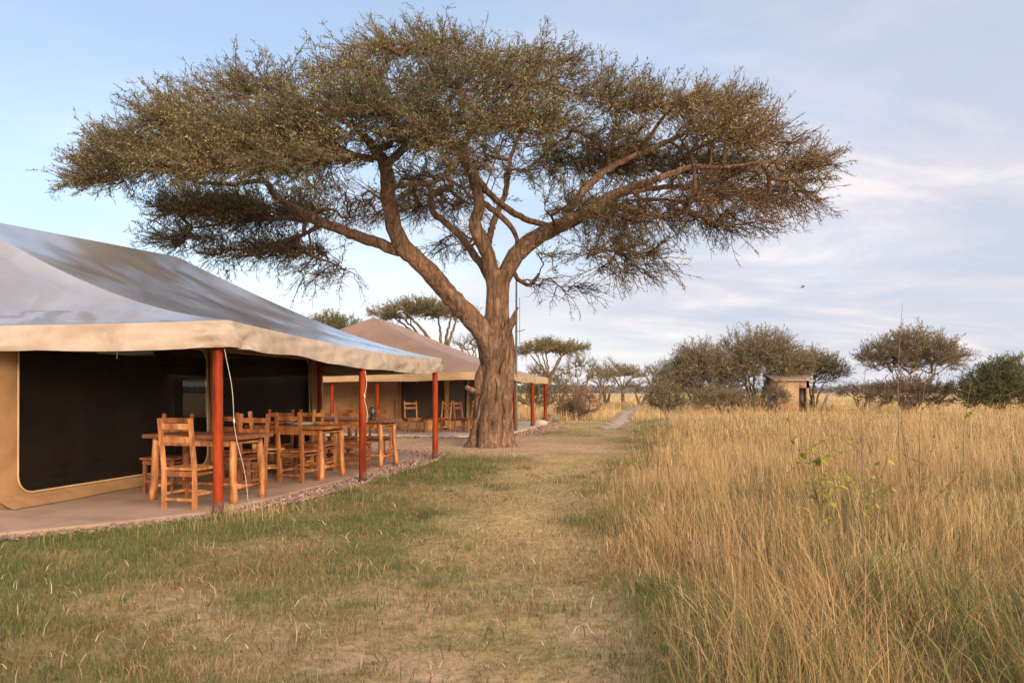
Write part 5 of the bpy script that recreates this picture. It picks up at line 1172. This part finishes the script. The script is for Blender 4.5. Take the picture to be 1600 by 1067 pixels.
# ------------------------------------------------------------------ weeds standing out of the grass
def weed(px, py, Y, ztop, label, seed, nstem=2, leaf=.06, nleaf=22, col=(.26, .27, .035), stemcol=(.16, .13, .05), spread=.12, name='leafy_weed', cat='plant', leafmin=.3, group='leafy weeds standing out of the tall grass'):
    rs = np.random.RandomState(seed); x0 = (px - 800) / F * Y; T = empty(name, (x0, Y, 0), label, cat, group); st = NB(); lf = NB(); paths = []
    for k in range(nstem):
        s = np.linspace(0, 1, 12); a = rs.uniform(0, 6.28); sp = spread * rs.uniform(.3, 1.3); H = ztop * (1 if k == 0 else rs.uniform(.6, .95))
        p = np.stack([x0 + math.cos(a) * sp * s ** 1.5 + .015 * np.sin(s * 7 + k), Y + math.sin(a) * sp * s ** 1.5, H * s], 1); st.tube(p, np.linspace(.0065, .0018, 12), 6); paths.append(p)
        for j in range(4 if nleaf > 8 else 1):
            q = rs.randint(4, 11); d = unit([rs.randn(), rs.randn(), .9]); b = p[q] + d * np.linspace(0, rs.uniform(.08, .25), 5)[:, None]; st.tube(b, np.linspace(.003, .0012, 5), 4); paths.append(b)
    st.build('stem', mat_simple('weed_stem', [(0.3, tuple(c * .8 for c in stemcol)), (0.7, tuple(c * 1.2 for c in stemcol))], 9, .8), T)
    for i in range(nleaf):
        p = paths[rs.randint(len(paths))]; q = rs.randint(int(len(p) * leafmin), len(p)); c = p[q]; a = rs.uniform(0, 6.28); d = unit([math.cos(a), math.sin(a), rs.uniform(-.5, .5)]); sd = unit(np.cross(d, [0, 0, 1]) + rs.randn(3) * .2); up = np.cross(sd, d); l = leaf * rs.uniform(.5, 1.25)
        V = np.zeros((5, 3, 3))
        for m_, t in enumerate(np.linspace(0, 1, 5)):
            w = l * .33 * math.sin(min(1, t * .96 + .04) * math.pi) ** .8 + .001; mid = c + d * l * (t + .12) - np.array([0, 0, 1]) * l * .35 * t * t
            V[m_] = [mid - sd * w + up * w * .25, mid, mid + sd * w + up * w * .25]
        lf.grid(V, np.array(col) * rs.uniform(.65, 1.3) * np.array([rs.uniform(.8, 1.25), 1, 1]))
    if nleaf: lf.build('leaves', MAT_LEAF, T)
weed(1292, 830, 6.2, 1.12, 'tallest yellow green leafy weed in the middle of the tall grass', 1, 4, .065, 90, (.34, .34, .05), spread=.2, leafmin=.4)
weed(1352, 760, 6.9, .98, 'bushy yellow green weed with rounded leaves right of the tallest weed', 2, 5, .055, 80, (.31, .32, .055), spread=.26, leafmin=.45)
weed(1243, 640, 8.2, 1.62, 'slender weed whose yellow tip rises above the grass before the hut', 3, 1, .06, 12, (.32, .32, .04), leafmin=.55)
weed(1500, 640, 8.6, 1.50, 'slender yellow green weed in front of the dark green bush', 4, 1, .06, 11, (.32, .32, .04), leafmin=.5)
weed(1430, 720, 7.6, 1.16, 'twiggy brown stemmed weed with few small leaves beyond the bushy weed', 5, 6, .035, 34, (.17, .17, .05), (.12, .075, .045), .42)
weed(1402, 640, 8.0, 2.27, 'tallest bare grey stalk sticking far up into the sky', 6, 1, .03, 0, stemcol=(.17, .12, .09), spread=.06, name='dry_stalk', cat='stalk', group='bare dry stalks above the grass')
weed(1344, 640, 9.0, 1.79, 'shorter bare stalk between the hut and the tall stalk', 7, 1, .03, 0, stemcol=(.17, .12, .09), spread=.09, name='dry_stalk', cat='stalk', group='bare dry stalks above the grass')
weed(1432, 640, 9.4, 1.58, 'faint bare stalk just right of the tallest stalk', 8, 1, .03, 0, stemcol=(.17, .12, .09), spread=.08, name='dry_stalk', cat='stalk', group='bare dry stalks above the grass')
